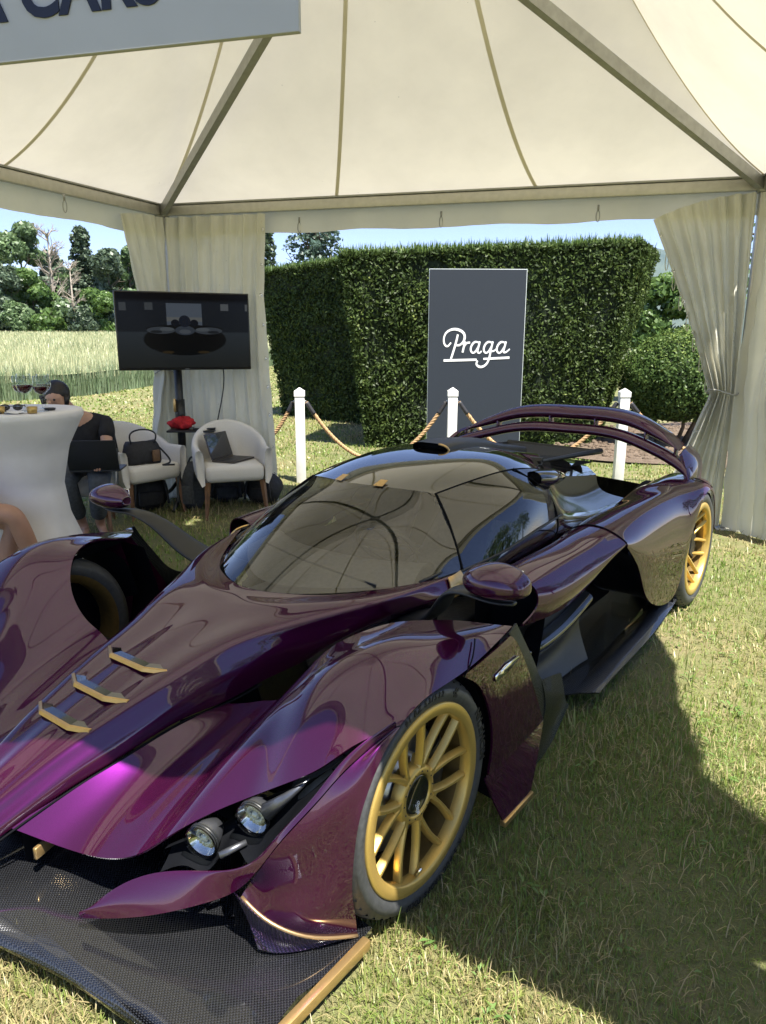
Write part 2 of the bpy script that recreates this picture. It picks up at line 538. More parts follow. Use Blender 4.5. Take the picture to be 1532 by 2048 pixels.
PRAGA = [
    [(.30, .02, .07), (.40, .30, .075), (.50, .62, .075), (.555, .84, .07)],
    [(.30, .58, .05), (.16, .46, .06), (.06, .52, .065), (.02, .68, .06), (.10, .88, .065), (.34, 1.0, .075), (.60, .98, .085), (.80, .84, .085), (.78, .62, .08), (.62, .50, .07), (.46, .50, .06)],
    [(.62, .50, .05), (.74, .54, .055), (.84, .60, .06)], [(.84, .62, .075), (.79, .42, .075), (.75, .26, .07)],
    [(.80, .44, .06), (.90, .56, .06), (1.03, .58, .065)],
    [(1.36, .58, .05), (1.22, .60, .065), (1.09, .48, .07), (1.07, .32, .065), (1.16, .25, .06), (1.28, .34, .06), (1.36, .48, .06)], [(1.40, .62, .07), (1.35, .42, .07), (1.33, .28, .065), (1.40, .25, .055), (1.48, .31, .05)],
    [(1.86, .58, .05), (1.72, .60, .065), (1.59, .48, .07), (1.57, .32, .065), (1.66, .25, .06), (1.78, .34, .06), (1.86, .48, .06)], [(1.90, .62, .07), (1.84, .36, .07), (1.76, .02, .07), (1.62, -.16, .07), (1.42, -.20, .075), (1.30, -.11, .07), (1.34, 0.0, .06)],
    [(2.36, .58, .05), (2.22, .60, .065), (2.09, .48, .07), (2.07, .32, .065), (2.16, .25, .06), (2.28, .34, .06), (2.36, .48, .06)], [(2.40, .62, .07), (2.35, .42, .07), (2.33, .28, .065), (2.42, .28, .055), (2.56, .38, .045)],
    [(1.84, .30, .05), (1.96, .32, .05), (2.04, .38, .045)],
    [(.03, .0, .075), (.70, .015, .075), (1.30, .03, .07)], [(1.56, .055, .065), (2.0, .075, .07), (2.56, .10, .075)],
]
# ================================================================== setting
def terrain(x, y):
    x = np.asarray(x, float); y = np.asarray(y, float)
    s = np.clip((y - 20) / 90, 0, 1)
    wx = np.clip((6 - x) / 12, 0, 1)
    far = np.clip((y - 400) / 1500, 0, 1)
    return 2.15 * s * wx - 6.0 * np.clip((y - 60) / 300, 0, 1) * (1 - wx) - far * 30
xs = np.concatenate([-np.geomspace(9000, 6, 46), np.linspace(-5.5, 5.5, 45), np.geomspace(6, 9000, 46)])
ys = np.concatenate([[-9000, -3000, -1000, -300, -100, -40, -15, -6], np.linspace(-2, 14, 54), np.geomspace(15, 9500, 70)])
X, Y = np.meshgrid(xs, ys, indexing='ij')
Z = terrain(X, Y)
near = np.exp(-((X / 9) ** 2 + ((Y - 4) / 11) ** 2))
Z = Z + near * .008 * (np.sin(X * 5.1 + Y * 2.3) + np.sin(X * 2.2 - Y * 4.3))
idx = np.arange(X.size).reshape(X.shape)
lawn = mk('lawn', np.stack([X, Y, Z], -1).reshape(-1, 3), np.stack([idx[:-1, :-1], idx[1:, :-1], idx[1:, 1:], idx[:-1, 1:]], -1).reshape(-1, 4), 'lawn_soil')
tag(lawn, kind='structure')

# garden soil bed behind the car, on the right
def sheet(name, poly, z, mat, n=26, amp=.0):
    poly = np.array(poly, float); c = poly.mean(0)
    vs = [(*c, z + amp)]; fs = []
    m = len(poly); P = spl(np.vstack([poly, poly[:1]]), n * 4)[:-1]
    k = len(P)
    for r in (.35, .7, 1.0):
        for p in P:
            q = c + (p - c) * r * (1 + .02 * math.sin(p[0] * 9 + p[1] * 7))
            vs.append((q[0], q[1], z + amp * (1 - r)))
    for i in range(k):
        j = (i + 1) % k
        fs.append((0, 1 + i, 1 + j))
        for r in range(2):
            a = 1 + r * k; fs.append((a + i, a + k + i, a + k + j, a + j))
    return mk(name, vs, fs, mat)
tag(sheet('soil_bed', [(2.35, 9.5), (3.2, 8.95), (4.6, 8.5), (6.6, 8.4), (9, 9.5), (9, 13.5), (4.5, 13.2), (3.2, 11.2)], .022, 'garden_soil', 26, .03), kind='structure')

cx_ = rng.uniform(2.5, 8.5, 2600); cy_ = rng.uniform(8.8, 13, 2600)
keep = cy_ > 9.3 - .25 * np.clip(cx_ - 2.6, 0, 3) + rng.uniform(0, .35, 2600); cx_, cy_ = cx_[keep], cy_[keep]
cl = MB()
for a_, b_ in zip(cx_, cy_):
    r_ = float(rng.uniform(.012, .05)); cl.ball((a_, b_, .03), (r_, r_ * rng.uniform(.6, 1.1), r_ * .6), 6, 4, Matrix.Rotation(float(rng.uniform(0, 6)), 3, 'Z'))
tag(cl.build('soil_clods', 'garden_soil'), kind='stuff')

# --- grass
def blades(name, mat, pts, hmin, hmax, wmin, wmax, lean=.8, tint=None, seg=2):
    n = len(pts)
    h = rng.uniform(hmin, hmax, n) * rng.uniform(.6, 1.15, n); w = rng.uniform(wmin, wmax, n)
    a = rng.uniform(0, 2 * np.pi, n); l = np.abs(rng.normal(0, lean, n)).clip(0, 2.2)
    d = np.stack([np.cos(a), np.sin(a)], 1); s = np.stack([-d[:, 1], d[:, 0]], 1)
    th1 = l * .45; th2 = l
    p0 = pts
    p1 = p0 + np.concatenate([d * (np.sin(th1) * h * .5)[:, None], (np.cos(th1) * h * .5)[:, None]], 1)
    p2 = p1 + np.concatenate([d * (np.sin(th2) * h * .5)[:, None], (np.cos(th2) * h * .5).clip(-.2 * h)[:, None]], 1)
    p2[:, 2] = np.maximum(p2[:, 2], pts[:, 2] + .004)
    s3 = np.concatenate([s, np.zeros((n, 1))], 1) * (w / 2)[:, None]
    V = np.stack([p0 - s3, p0 + s3, p1 - s3 * .85, p1 + s3 * .85, p2 - s3 * .15, p2 + s3 * .15], 1).reshape(-1, 3)
    b = (np.arange(n) * 6)[:, None]
    F = np.concatenate([b + np.array([[0, 1, 3, 2]]), b + np.array([[2, 3, 5, 4]])])
    t = rng.uniform(0, 1, n) if tint is None else tint
    o = mk(name, V, F, mat, None, True, None, np.repeat(t, 6))
    return o
def noise2(x, y, s, seed=0):
    r = np.random.default_rng(seed); v = 0
    for k in range(6):
        a = r.uniform(0, 6.28); f = s * r.uniform(.6, 1.8)
        v = v + np.sin((x * np.cos(a) + y * np.sin(a)) * f + r.uniform(0, 6.28))
    return v / 6
PZ = []
def scatter(dens, y0, y1, x0f, x1f):
    yy0, yy1 = y0, y1
    w = max(x1f * y1 - x0f * y1, 1)
    n = int(dens * (y1 - y0) * w)
    x = rng.uniform(x0f * y1, x1f * y1, n); y = rng.uniform(y0, y1, n)
    k = (x > x0f * y - .25) & (x < x1f * y + .25)
    x, y = x[k], y[k]
    # nothing under the car body
    c, s = math.cos(R(126.857)), math.sin(R(126.857))
    dx, dy = x + .6806, y - 2.276
    u = dx * c - dy * s; v = dx * s + dy * c
    under = ((u > -3.0) & (u < .70) & (np.abs(v) < .74)) | ((u > .25) & (u < .73) & (np.abs(v) < 1.0))
    bed = (x > 2.7) & (y > 8.95) & (x < 9)
    k = ~under & ~bed
    return x[k], y[k]
total = []
for dens, y0, y1, hh, ww in ((21000, .75, 1.7, (.020, .048), (.0016, .0034)), (11000, 1.7, 2.7, (.020, .048), (.002, .004)), (3600, 2.7, 4.6, (.022, .050), (.003, .006)), (1100, 4.6, 8.0, (.024, .052), (.006, .011)), (520, 8.0, 15, (.028, .055), (.012, .022)), (70, 15, 34, (.04, .07), (.03, .06))):
    x, y = scatter(dens, y0, y1, -.72, .66)
    n1 = noise2(x, y, 2.6, 1); n2 = noise2(x, y, 9, 2)
    n0 = noise2(x, y, .9, 7); tn = .56 + .30 * n0 + .34 * n1 + .30 * n2 + rng.normal(0, .22, len(x))
    z = terrain(x, y) - .002
    o = blades('lawn_grass', 'lawn_blade', np.stack([x, y, z], 1), *hh, *ww, lean=1.05, tint=tn.clip(0, 1))
    tag(o, kind='stuff')
m_ = 60000
x = rng.uniform(-3.5, 6.5, m_); y = rng.uniform(-3.0, .75, m_)
tag(blades('lawn_grass', 'lawn_blade', np.stack([x, y, terrain(x, y)], 1), .025, .05, .006, .012, lean=1.05, tint=(.56 + .34 * noise2(x, y, 2.6, 1) + rng.normal(0, .2, m_)).clip(0, 1)), kind='stuff')
# longer stray tufts and dry straw lying on top
x, y = scatter(700, .75, 4.2, -.72, .66); kk = noise2(x, y, 4, 5) > .12; x, y = x[kk], y[kk]
tag(blades('grass_tufts', 'lawn_blade', np.stack([x, y, terrain(x, y)], 1), .06, .12, .0025, .0045, lean=1.3, tint=rng.uniform(.0, .95, len(x))), kind='stuff')
x, y = scatter(1900, .75, 3.2, -.72, .66); kk = noise2(x, y, 3.3, 15) + rng.normal(0, .3, len(x)) > -.05; x, y = x[kk], y[kk]
tag(blades('dry_straw', 'lawn_blade', np.stack([x, y, terrain(x, y) + rng.uniform(.004, .022, len(x))], 1), .03, .085, .0018, .0034, lean=2.4, tint=rng.uniform(0, .34, len(x))), kind='stuff')
x, y = scatter(420, 3.2, 7.0, -.72, .66); kk = noise2(x, y, 2.3, 15) + rng.normal(0, .3, len(x)) > 0; x, y = x[kk], y[kk]
tag(blades('dry_straw', 'lawn_blade', np.stack([x, y, terrain(x, y) + rng.uniform(.004, .022, len(x))], 1), .04, .10, .004, .007, lean=2.4, tint=rng.uniform(0, .34, len(x))), kind='stuff')
# broad weed leaves (clover, dandelion)
def weeds():
    V = []; F = []; T = []
    x, y = scatter(90, .8, 5.5, -.62, .64)
    kk = noise2(x, y, 3.2, 9) + rng.normal(0, .3, len(x)) > .15
    for px_, py_ in zip(x[kk], y[kk]):
        m = rng.integers(3, 8); sz = rng.uniform(.012, .038) * (1.5 if rng.uniform() > .93 else 1)
        for q in range(m):
            a = rng.uniform(0, 6.28); l = sz * rng.uniform(.6, 1.2); w = l * rng.uniform(.20, .36); up = rng.uniform(.1, .6)
            d = np.array([math.cos(a), math.sin(a), 0]); s = np.array([-d[1], d[0], 0])
            p = np.array([px_, py_, .012 + rng.uniform(0, .015)]) + d * rng.uniform(0, .02)
            b = len(V)
            pts = [p, p + d * l * .5 + s * w * .5 + (0, 0, l * up * .6), p + d * l * .5 + (0, 0, l * up * .5), p + d * l * .5 - s * w * .5 + (0, 0, l * up * .6), p + d * l + (0, 0, l * up * .45)]
            V += pts; F += [(b, b + 2, b + 1, b + 1), (b, b + 3, b + 2, b + 2), (b + 1, b + 2, b + 4, b + 4), (b + 2, b + 3, b + 4, b + 4)]
            T += [rng.uniform(0, 1)] * 5
    F = [f[:3] for f in F]
    return mk('clover_weeds', V, np.array(F), 'weed_leaf', None, True, None, T)
tag(weeds(), kind='stuff')

# --- wheat field
def wheat_edge(y):     # right border of the field
    return np.interp(y, [5, 8, 17.9, 20.6, 34, 60, 110], [-18, -15, -9.6, -8.0, -5.4, -4.0, -3.0])
gx, gy = np.meshgrid(np.linspace(0, 1, 60), np.geomspace(6, 108, 110), indexing='ij')
GX = wheat_edge(gy) - .15 - gx * (30 + gy * .9)
GZ = terrain(GX, gy) + .62 + .05 * noise2(GX, gy, 1.5, 4)
idx = np.arange(GX.size).reshape(GX.shape)
wv = np.stack([GX, gy, GZ], -1).reshape(-1, 3)
wf = np.stack([idx[:-1, :-1], idx[1:, :-1], idx[1:, 1:], idx[:-1, 1:]], -1).reshape(-1, 4)
field = mk('wheat_field', wv, wf, 'wheat_ground'); tag(field, kind='stuff')
def wheat(n, y0, y1, hmin, hmax, w, edge=False):
    y = np.exp(rng.uniform(np.log(y0), np.log(y1), n))
    if edge:
        x = wheat_edge(y) - np.abs(rng.normal(0, .35, n)); z = terrain(x, y)
    else:
        x = wheat_edge(y) - rng.uniform(0, 1, n) * (8 + y * .52 + (18 if y1 < 16 else 0)); z = terrain(x, y) + .45
    k = x > (-.62 * y - 1 if not edge and y1 > 16 else -40)
    x, y, z = x[k], y[k], z[k]; m = len(x)
    sc = y / 20
    tn = rng.uniform(.0, .42, m) if edge else rng.uniform(.45, 1, m)
    o = blades('wheat_stalks', 'wheat_blade', np.stack([x, y, z], 1), hmin, hmax, w * .7, w * 1.3, lean=.28 if edge else .4, tint=tn)
    # widen with distance
    tag(o, kind='stuff')
wheat(34000, 6, 40, .55, .86, .018, True)
wheat(9000, 6, 15, .38, .52, .020)
wheat(46000, 15, 34, .38, .52, .020)
wheat(36000, 34, 70, .40, .55, .05)
wheat(22000, 70, 107, .42, .58, .11)

# --- mountain beyond the lake
mx = np.linspace(-9000, 9500, 90); mt = np.linspace(0, 1, 14)
MX, MT = np.meshgrid(mx, mt, indexing='ij')
ridge = 860 + 460 * np.exp(-((MX - 3300) / 1500) ** 2) + 70 * noise2(MX / 1000, MX * 0, 1.7, 3) + 40 * noise2(MX / 300, MX * 0, 1.7, 6) - 120 * np.exp(-((MX - 200) / 1500) ** 2)
MYY = 8600 + 1500 * MT - 300 * noise2(MX / 700, MT, 2, 8) * (1 - MT)
MZ = -70 + ridge * MT ** .85 + 45 * noise2(MX / 200, MT * 3, 2.0, 12) * MT * (1 - MT) * 2
idx = np.arange(MX.size).reshape(MX.shape)
tag(mk('mountain', np.stack([MX, MYY, MZ], -1).reshape(-1, 3), np.stack([idx[:-1, :-1], idx[1:, :-1], idx[1:, 1:], idx[:-1, 1:]], -1).reshape(-1, 4), 'mountain_forest'), kind='structure')

# --- leaf clouds
def leaf_cards(centres, normals, size, mat, name, parent=None, tint=None, aspect=1.9, jitter=.9, droop=0.0):
    n = len(centres)
    N = normals + rng.normal(0, jitter, (n, 3)); N /= np.linalg.norm(N, axis=1, keepdims=True)
    A = np.cross(N, rng.normal(0, 1, (n, 3)) + np.array([0, 0, .0])); A /= np.maximum(np.linalg.norm(A, axis=1, keepdims=True), 1e-6)
    if droop:
        A = A * (1 - droop) + np.array([0, 0, -1.0]) * droop; A /= np.linalg.norm(A, axis=1, keepdims=True)
    B = np.cross(N, A)
    L = (size * rng.uniform(.6, 1.35, n))[:, None]
    a = A * L * .5; b = B * L * .5 / aspect
    V = np.stack([centres - a, centres + b * 1.0 - a * .1, centres + a, centres - b * 1.0 - a * .1], 1).reshape(-1, 3)
    F = (np.arange(n) * 4)[:, None] + np.array([[0, 1, 2, 3]])
    t = rng.uniform(0, 1, n) if tint is None else tint
    return mk(name, V, F, mat, parent, False, None, np.repeat(t, 4))
def quad_face(a, b, c, d, n):
    u = rng.uniform(0, 1, (n, 1)); v = rng.uniform(0, 1, (n, 1))
    a, b, c, d = map(lambda q: np.array(q, float), (a, b, c, d))
    P = (a * (1 - u) + b * u) * (1 - v) + (d * (1 - u) + c * u) * v
    nn = np.cross(b - a, d - a); nn /= np.linalg.norm(nn)
    return P, nn
def hedge(bot, top, label, n_per_m2, leaf, faces, fringe, core='hedge_core'):
    """bot/top: four corners (front-left, front-right, back-right, back-left)"""
    h = empty('clipped_hedge', (*np.mean(bot, 0)[:2], 0), 0, label, 'hedge', 'clipped yew hedges behind the tent')
    off = np.array(h.location)
    b = np.array(bot, float) - off; t = np.array(top, float) - off
    cb, ct = b.mean(0), t.mean(0)
    bi = cb + (b - cb) * .93; ti = ct + (t - ct) * .93; ti[:, 2] -= .06
    vs = list(bi) + list(ti)
    MB().add(vs, [(0, 1, 5, 4), (1, 2, 6, 5), (2, 3, 7, 6), (3, 0, 4, 7), (4, 5, 6, 7)]).build('dark_core', core, h, False)  # solid dark block, its colour stands in for shade inside the hedge
    P = []; N = []; T = []
    for f in faces:
        if f == 'top': q = (t[0], t[1], t[2], t[3])
        else: q = (b[f], b[(f + 1) % 4], t[(f + 1) % 4], t[f])
        area = np.linalg.norm(np.cross(np.array(q[1]) - q[0], np.array(q[3]) - q[0]))
        n = int(area * n_per_m2)
        p, nn = quad_face(*q, n)
        uvx = p @ np.array([1, .6, 0]); 
        bulge = .06 * noise2(uvx, p[:, 2], 5, 21) + .03 * noise2(uvx, p[:, 2], 16, 22)
        dep = rng.uniform(-.10, .02, n) + bulge
        # holes: thin patches show dark interior
        thin = noise2(uvx, p[:, 2], 7, 31) + noise2(uvx, p[:, 2], 19, 33) * .7
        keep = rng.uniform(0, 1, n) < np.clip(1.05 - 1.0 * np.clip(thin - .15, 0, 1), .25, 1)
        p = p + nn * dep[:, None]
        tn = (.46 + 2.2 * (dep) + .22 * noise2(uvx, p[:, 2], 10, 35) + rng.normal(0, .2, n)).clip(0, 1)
        P.append(p[keep]); N.append(np.repeat(nn[None], keep.sum(), 0)); T.append(tn[keep])
    P = np.concatenate(P); N = np.concatenate(N); T = np.concatenate(T)
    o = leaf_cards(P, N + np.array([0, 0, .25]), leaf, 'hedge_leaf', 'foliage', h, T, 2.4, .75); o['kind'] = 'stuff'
    p, nn = quad_face(t[0], t[1], t[2], t[3], fringe)
    # fresh shoots on the flat top
    e = rng.uniform(0, 1, (fringe, 1)); 
    front = t[0] * (1 - e) + t[1] * e + (t[3] - t[0]) * rng.uniform(0, .25, (fringe, 1))
    sel = rng.uniform(0, 1, fringe) < .6
    p[sel] = front[sel]
    k = noise2(p[:, 0], p[:, 1], 3, 41)
    h_ = (.06 + .07 * k.clip(-.5, 1))
    o = blades('young_shoots', 'hedge_tip', p - np.array([0, 0, .04]), .06, .17, .012, .024, .45, rng.uniform(0, 1, fringe)); o.parent = h; o['kind'] = 'stuff'
    return h
hedge([(-.25, 10.42, 0), (3.10, 10.72, 0), (3.75, 12.3, 0), (.25, 12.3, 0)], [(-.62, 10.18, 2.66), (3.56, 10.42, 2.86), (4.55, 12.5, 2.90), (-.2, 12.5, 2.72)], 'taller broad clipped yew hedge right behind the dark grey board', 3600, .062, [0, 1, 3, 'top'], 5200)
hedge([(-2.12, 15.1, 0), (-.15, 13.1, 0), (1.2, 14.8, 0), (-.7, 16.4, 0)], [(-2.55, 15.05, 2.86), (-.35, 12.85, 2.90), (1.4, 15, 2.9), (-.7, 16.8, 2.9)], 'farther narrower clipped yew hedge between tent curtain and taller hedge', 2300, .075, [0, 3, 'top'], 3000)

# box bush
def bush(name, loc, rad, n, leaf, mat, label, cat, core=True, cut=-.55):
    h = empty(name, loc, 0, label, cat)
    u = rng.normal(0, 1, (n, 3)); u /= np.linalg.norm(u, axis=1, keepdims=True)
    u = u[u[:, 2] > cut]; n = len(u)
    bump = 1 + .07 * noise2(u[:, 0] * 3, u[:, 1] * 3 + u[:, 2] * 2, 2.2, 51) + .05 * noise2(u[:, 0] * 8, u[:, 2] * 8, 2, 52)
    rr = rng.uniform(.86, 1.02, n) * bump
    P = u * rr[:, None] * np.array(rad) + np.array([0, 0, rad[2] * 1.32])
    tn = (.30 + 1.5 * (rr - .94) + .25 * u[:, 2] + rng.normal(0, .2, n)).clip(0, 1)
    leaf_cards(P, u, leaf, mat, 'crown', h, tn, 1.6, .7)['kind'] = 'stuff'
    if core:
        MB().ball((0, 0, rad[2] * 1.32), tuple(.84 * r for r in rad), 16, 10).build('dark_core', 'hedge_core', h)  # dark ball painted in for the shade inside the bush
    for k in range(7):
        a = rng.uniform(0, 6.28); r0 = .18; r1 = .5
        MB().tube([(r0 * math.cos(a), r0 * math.sin(a), -.02), (r1 * .6 * math.cos(a + .2), r1 * .6 * math.sin(a + .2), .3), (r1 * math.cos(a), r1 * math.sin(a), .62)], [.035, .026, .018], 6).build('stem', 'bark', h)
    return h
bush('box_bush', (4.32, 10.75, 0), (.80, .80, .72), 30000, .042, 'box_leaf', 'rounded clipped box bush beside the right tent curtain', 'bush', True, -.80)

# trees
def tree(name, x, y, H, W, mat, label, group, style='round', n=1500, leaf=.6, trunk='bark', base=.12, top=None):
    z0 = float(terrain(x, y))
    h = empty(name, (x, y, z0), rng.uniform(0, 6), label, 'tree', group)
    C = []; NN = []; T = []
    if style == 'round':
        m = 15
        for k in range(m):
            f = rng.uniform(base + .1, .93); prof = math.sin(math.pi * min(1, (f - base) / (1 - base) * .92 + .08)) ** .6
            a = rng.uniform(0, 6.28); r = W / 2 * prof * rng.uniform(.35, .85)
            c = np.array([r * math.cos(a), r * math.sin(a), f * H]); rr = W * rng.uniform(.15, .27)
            q = n // m
            u = rng.normal(0, 1, (q, 3)); u /= np.linalg.norm(u, axis=1, keepdims=True)
            d = rng.uniform(.55, 1.08, q) ** .7
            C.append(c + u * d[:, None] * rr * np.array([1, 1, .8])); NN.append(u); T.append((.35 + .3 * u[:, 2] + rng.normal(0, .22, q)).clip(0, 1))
    elif style == 'conifer':
        m = 26
        for k in range(m):
            f = base + (1 - base) * k / m; r = W / 2 * (1 - f) ** .8 / (1 - base) ** .8 * rng.uniform(.75, 1.15)
            q = max(20, int(n / m * (1.4 - f)))
            a = rng.uniform(0, 6.28, q); d = rng.uniform(.15, 1, q) ** .6 * r * (1 + .25 * np.sin(a * 5 + k))
            zz = f * H - .10 * d + rng.normal(0, .012 * H, q)
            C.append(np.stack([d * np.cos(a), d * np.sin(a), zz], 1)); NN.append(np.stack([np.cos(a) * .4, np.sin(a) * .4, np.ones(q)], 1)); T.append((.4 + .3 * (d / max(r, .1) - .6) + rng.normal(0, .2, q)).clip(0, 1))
    elif style == 'cedar':
        m = 16
        for k in range(m):
            f = base + (1 - base) * (k + .5) / m; a0 = rng.uniform(0, 6.28); R_ = W / 2 * (1.05 - f) ** .6 * rng.uniform(.7, 1.1)
            for arm in range(5):
                a = a0 + arm * 1.257 + rng.normal(0, .25); q = int(n / m / 5)
                t = rng.uniform(.12, 1, q) ** .8; d = t * R_
                sp_ = .16 * R_ * (1.2 - t) + .12
                px_ = d * math.cos(a) + rng.normal(0, 1, q) * sp_; py_ = d * math.sin(a) + rng.normal(0, 1, q) * sp_
                zz = f * H + .08 * R_ * t - .22 * R_ * t ** 2.2 + rng.normal(0, .012 * H, q)
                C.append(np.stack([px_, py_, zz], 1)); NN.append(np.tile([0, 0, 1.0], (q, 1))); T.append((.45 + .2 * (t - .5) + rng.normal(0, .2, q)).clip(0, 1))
    if style != 'bare':
        C = np.concatenate(C); NN = np.concatenate(NN); T = np.concatenate(T)
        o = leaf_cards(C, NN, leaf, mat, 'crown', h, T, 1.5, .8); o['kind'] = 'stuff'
    tr = MB()
    tw = H * .016 + .03
    lean = rng.normal(0, .02 * H)
    tr.tube([(0, 0, -.1), (lean * .3, 0, H * .35), (lean, 0, H * .8)], [tw, tw * .7, tw * .25], 7)
    nb = 26 if style == 'bare' else 9
    def limb(p, d, L, r, lev):
        e = p + d * L
        tr.tube([p, (p + e) / 2 + Vector(rng.normal(0, .05 * L, 3)), e], [r, r * .75, r * .4], 5, False)
        if lev > 0:
            for q in range(3 if style == 'bare' else 2):
                d2 = (d + Vector(rng.normal(0, .5, 3)) + Vector((0, 0, .15))).normalized()
                limb(p + (e - p) * rng.uniform(.4, 1), d2, L * rng.uniform(.45, .7), r * .5, lev - 1)
    for k in range(nb):
        f = rng.uniform(.25, .8); a = rng.uniform(0, 6.28)
        limb(Vector((lean * f, 0, H * f)), Vector((math.cos(a), math.sin(a), rng.uniform(.5, 1.3))).normalized(), W * .33 * (1.15 - f * .5), tw * .38, 2 if style == 'bare' else 1)
    tr.build('trunk', trunk, h)
    return h
TG = 'trees along the far edge of the wheat field'
def ft(px, ptop, wpx, D, *a, **k):   # angular size -> real size at its distance
    x = (px - 766) / 1478 * D; H = 1.5 + (686 - ptop) / 1440 * D - float(terrain(x, D)); return x, D, H, wpx / 1440 * D
FT = [
    ('conifer_tree', 2, 470, 60, 112, 'tree_leaf_dark', 'dark narrow conifer at the left edge of the treeline', 'conifer', 1500),
    ('broadleaf_tree', 58, 462, 112, 110, 'tree_leaf_mid', 'tall mid green tree left of the bare pale tree', 'round', 2600),
    ('pine_tree', 176, 478, 92, 108, 'tree_leaf_dark', 'tall pine standing right of the bare pale tree', 'cedar', 2400),
    ('broadleaf_tree', 226, 510, 84, 106, 'tree_leaf_dark', 'dark round tree half behind the left tent curtain', 'round', 2000),
    ('broadleaf_tree', 268, 505, 80, 110, 'tree_leaf_mid', 'green tree hidden mostly behind the left tent curtain', 'round', 1400),
    ('leafy_shrub', 74, 556, 84, 98, 'tree_leaf_light', 'bright light green bushy tree low in the treeline', 'round', 1700),
    ('leafy_shrub', 18, 556, 90, 96, 'tree_leaf_dark', 'broad dark bushy tree low at the left frame edge', 'round', 1700),
    ('leafy_shrub', 134, 606, 74, 97, 'tree_leaf_mid', 'low pale olive bush below the dead branches', 'round', 1200),
    ('leafy_shrub', 204, 588, 84, 95, 'tree_leaf_light', 'low green bush beside the television left edge', 'round', 1500),
    ('leafy_shrub', 40, 618, 60, 94, 'tree_leaf_mid', 'small rounded bush at the field edge on the left', 'round', 900),
    ('leafy_shrub', 170, 626, 60, 93, 'tree_leaf_dark', 'small dark bush at the field edge under the pine', 'round', 900),
    ('leafy_shrub', 255, 600, 60, 96, 'tree_leaf_dark', 'dark bush just left of the television', 'round', 900),
    ('leafy_shrub', 100, 626, 56, 94, 'tree_leaf_light', 'small light bush at the field edge below the bare tree', 'round', 800)]
for nm, px, pt, wp, D, mt_, lb, st, n in FT:
    x, y, H, W = ft(px, pt, wp, D)
    tree(nm, x, y, H, W, mt_, lb, TG, st, int(n * 4.5), .62 if st == 'round' else .55, base=.03)
for k in range(26):
    px = -330 + 34 * k; x, y, H, W = ft(px, 540 + 24 * math.sin(k * 2.3), 62, 128)
    tree('broadleaf_tree', x, y, H, W, ['tree_leaf_mid', 'tree_leaf_dark'][k % 2], 'round green tree in the back row of the treeline', TG, 'round', 2200, .95, base=.0)
x, y, H, W = ft(116, 448, 88, 104); tree('bare_tree', x, y, H, W, '', 'bare pale leafless tree rising from the treeline', TG, 'bare', trunk='bark_pale')
x, y, H, W = ft(152, 520, 60, 92); tree('bare_tree', x, y, H, W, '', 'shorter dead tree with whitish branches in front of the pine', TG, 'bare', trunk='bark_pale')
x, y, H, W = ft(632, 425, 190, 62); tree('cedar_tree', x, y, H, W, 'cedar_leaf', 'large blue green cedar rising behind the farther hedge', None, 'cedar', 7000, .36, base=.1)
x, y, H, W = ft(541, 470, 60, 70); tree('pine_tree', x, y, H, W, 'tree_leaf_dark', 'dark pine between the tent curtain and the blue green cedar', None, 'cedar', 2200, .42, base=.1)
x, y, H, W = ft(560, 570, 70, 48); tree('leafy_shrub', x, y, H, W, 'tree_leaf_mid', 'low green bush behind the farther hedge by the curtain', None, 'round', 1200, .3, base=.04)
x, y, H, W = ft(668, 480, 90, 50); tree('broadleaf_tree', x, y, H, W, 'tree_leaf_light', 'light green tree in front of the cedar above the hedges', None, 'round', 2200, .28, base=.05)
x, y, H, W = ft(1322, 545, 130, 19); tree('broadleaf_tree', x, y, H, W, 'tree_leaf_light', 'loose light green young tree behind the box bush', None, 'round', 9000, .15, base=.1)
x, y, H, W = ft(1400, 590, 90, 30); tree('cedar_tree', x, y, H, W, 'cedar_leaf', 'small blue green conifer behind the right tent curtain', None, 'conifer', 1600, .16, base=.05)
x, y, H, W = ft(1290, 640, 120, 26); tree('leafy_shrub', x, y, H, W, 'tree_leaf_mid', 'low dark bush behind the loose light green tree', None, 'round', 2200, .14, base=.03)
# limb of a tree hidden by the right curtain
def limb_tree():
    h = empty('broadleaf_tree', (6.9, 12.4, 0), 0, 'overhanging leafy branch tip beside the right tent curtain', 'tree')
    t = MB(); t.tube([(0, 0, -.1), (.05, 0, 1.6), (-.1, 0, 3.6)], [.13, .10, .05], 8)
    C = []
    for z, L, a in ((2.75, 2.05, -.04), (3.15, 1.95, .05), (2.35, 1.3, .0), (3.4, 1.2, 1.2), (3.0, 1.2, -1.0)):
        pts = [Vector((0, 0, z - .4)), Vector((-L * .5 * math.cos(a), L * .5 * math.sin(a), z + .12)), Vector((-L * math.cos(a), L * math.sin(a), z - .08))]
        t.tube(pts, [.03, .016, .006], 5)
        for q in range(150):
            f = rng.uniform(.15, 1.04); p = pts[0] * (1 - f) ** 2 + pts[1] * 2 * f * (1 - f) + pts[2] * f * f
            C.append(np.array(p) + rng.normal(0, .11, 3))
    t.build('trunk', 'bark', h)
    C = np.array(C); leaf_cards(C, np.tile([0, 0, 1.0], (len(C), 1)), .085, 'tree_leaf_mid', 'crown', h, None, 1.5, .9)['kind'] = 'stuff'
limb_tree()

# trees on the open side to the right of and behind the viewer
for x, y, H, W, lb, mt_ in ((19, 3.5, 10, 8, 'broad tree standing on the lawn to the right', 'tree_leaf_mid'), (25, -5, 12, 9, 'tall tree behind the viewer on the right', 'tree_leaf_dark'), (27, 12, 11, 9, 'full green tree beyond the soil bed', 'tree_leaf_mid'), (14, -18, 13, 10, 'tree far behind the viewer', 'tree_leaf_light')):
    tree('broadleaf_tree', x, y, H, W, mt_, lb, None, 'round', 2600, .38, base=.18)

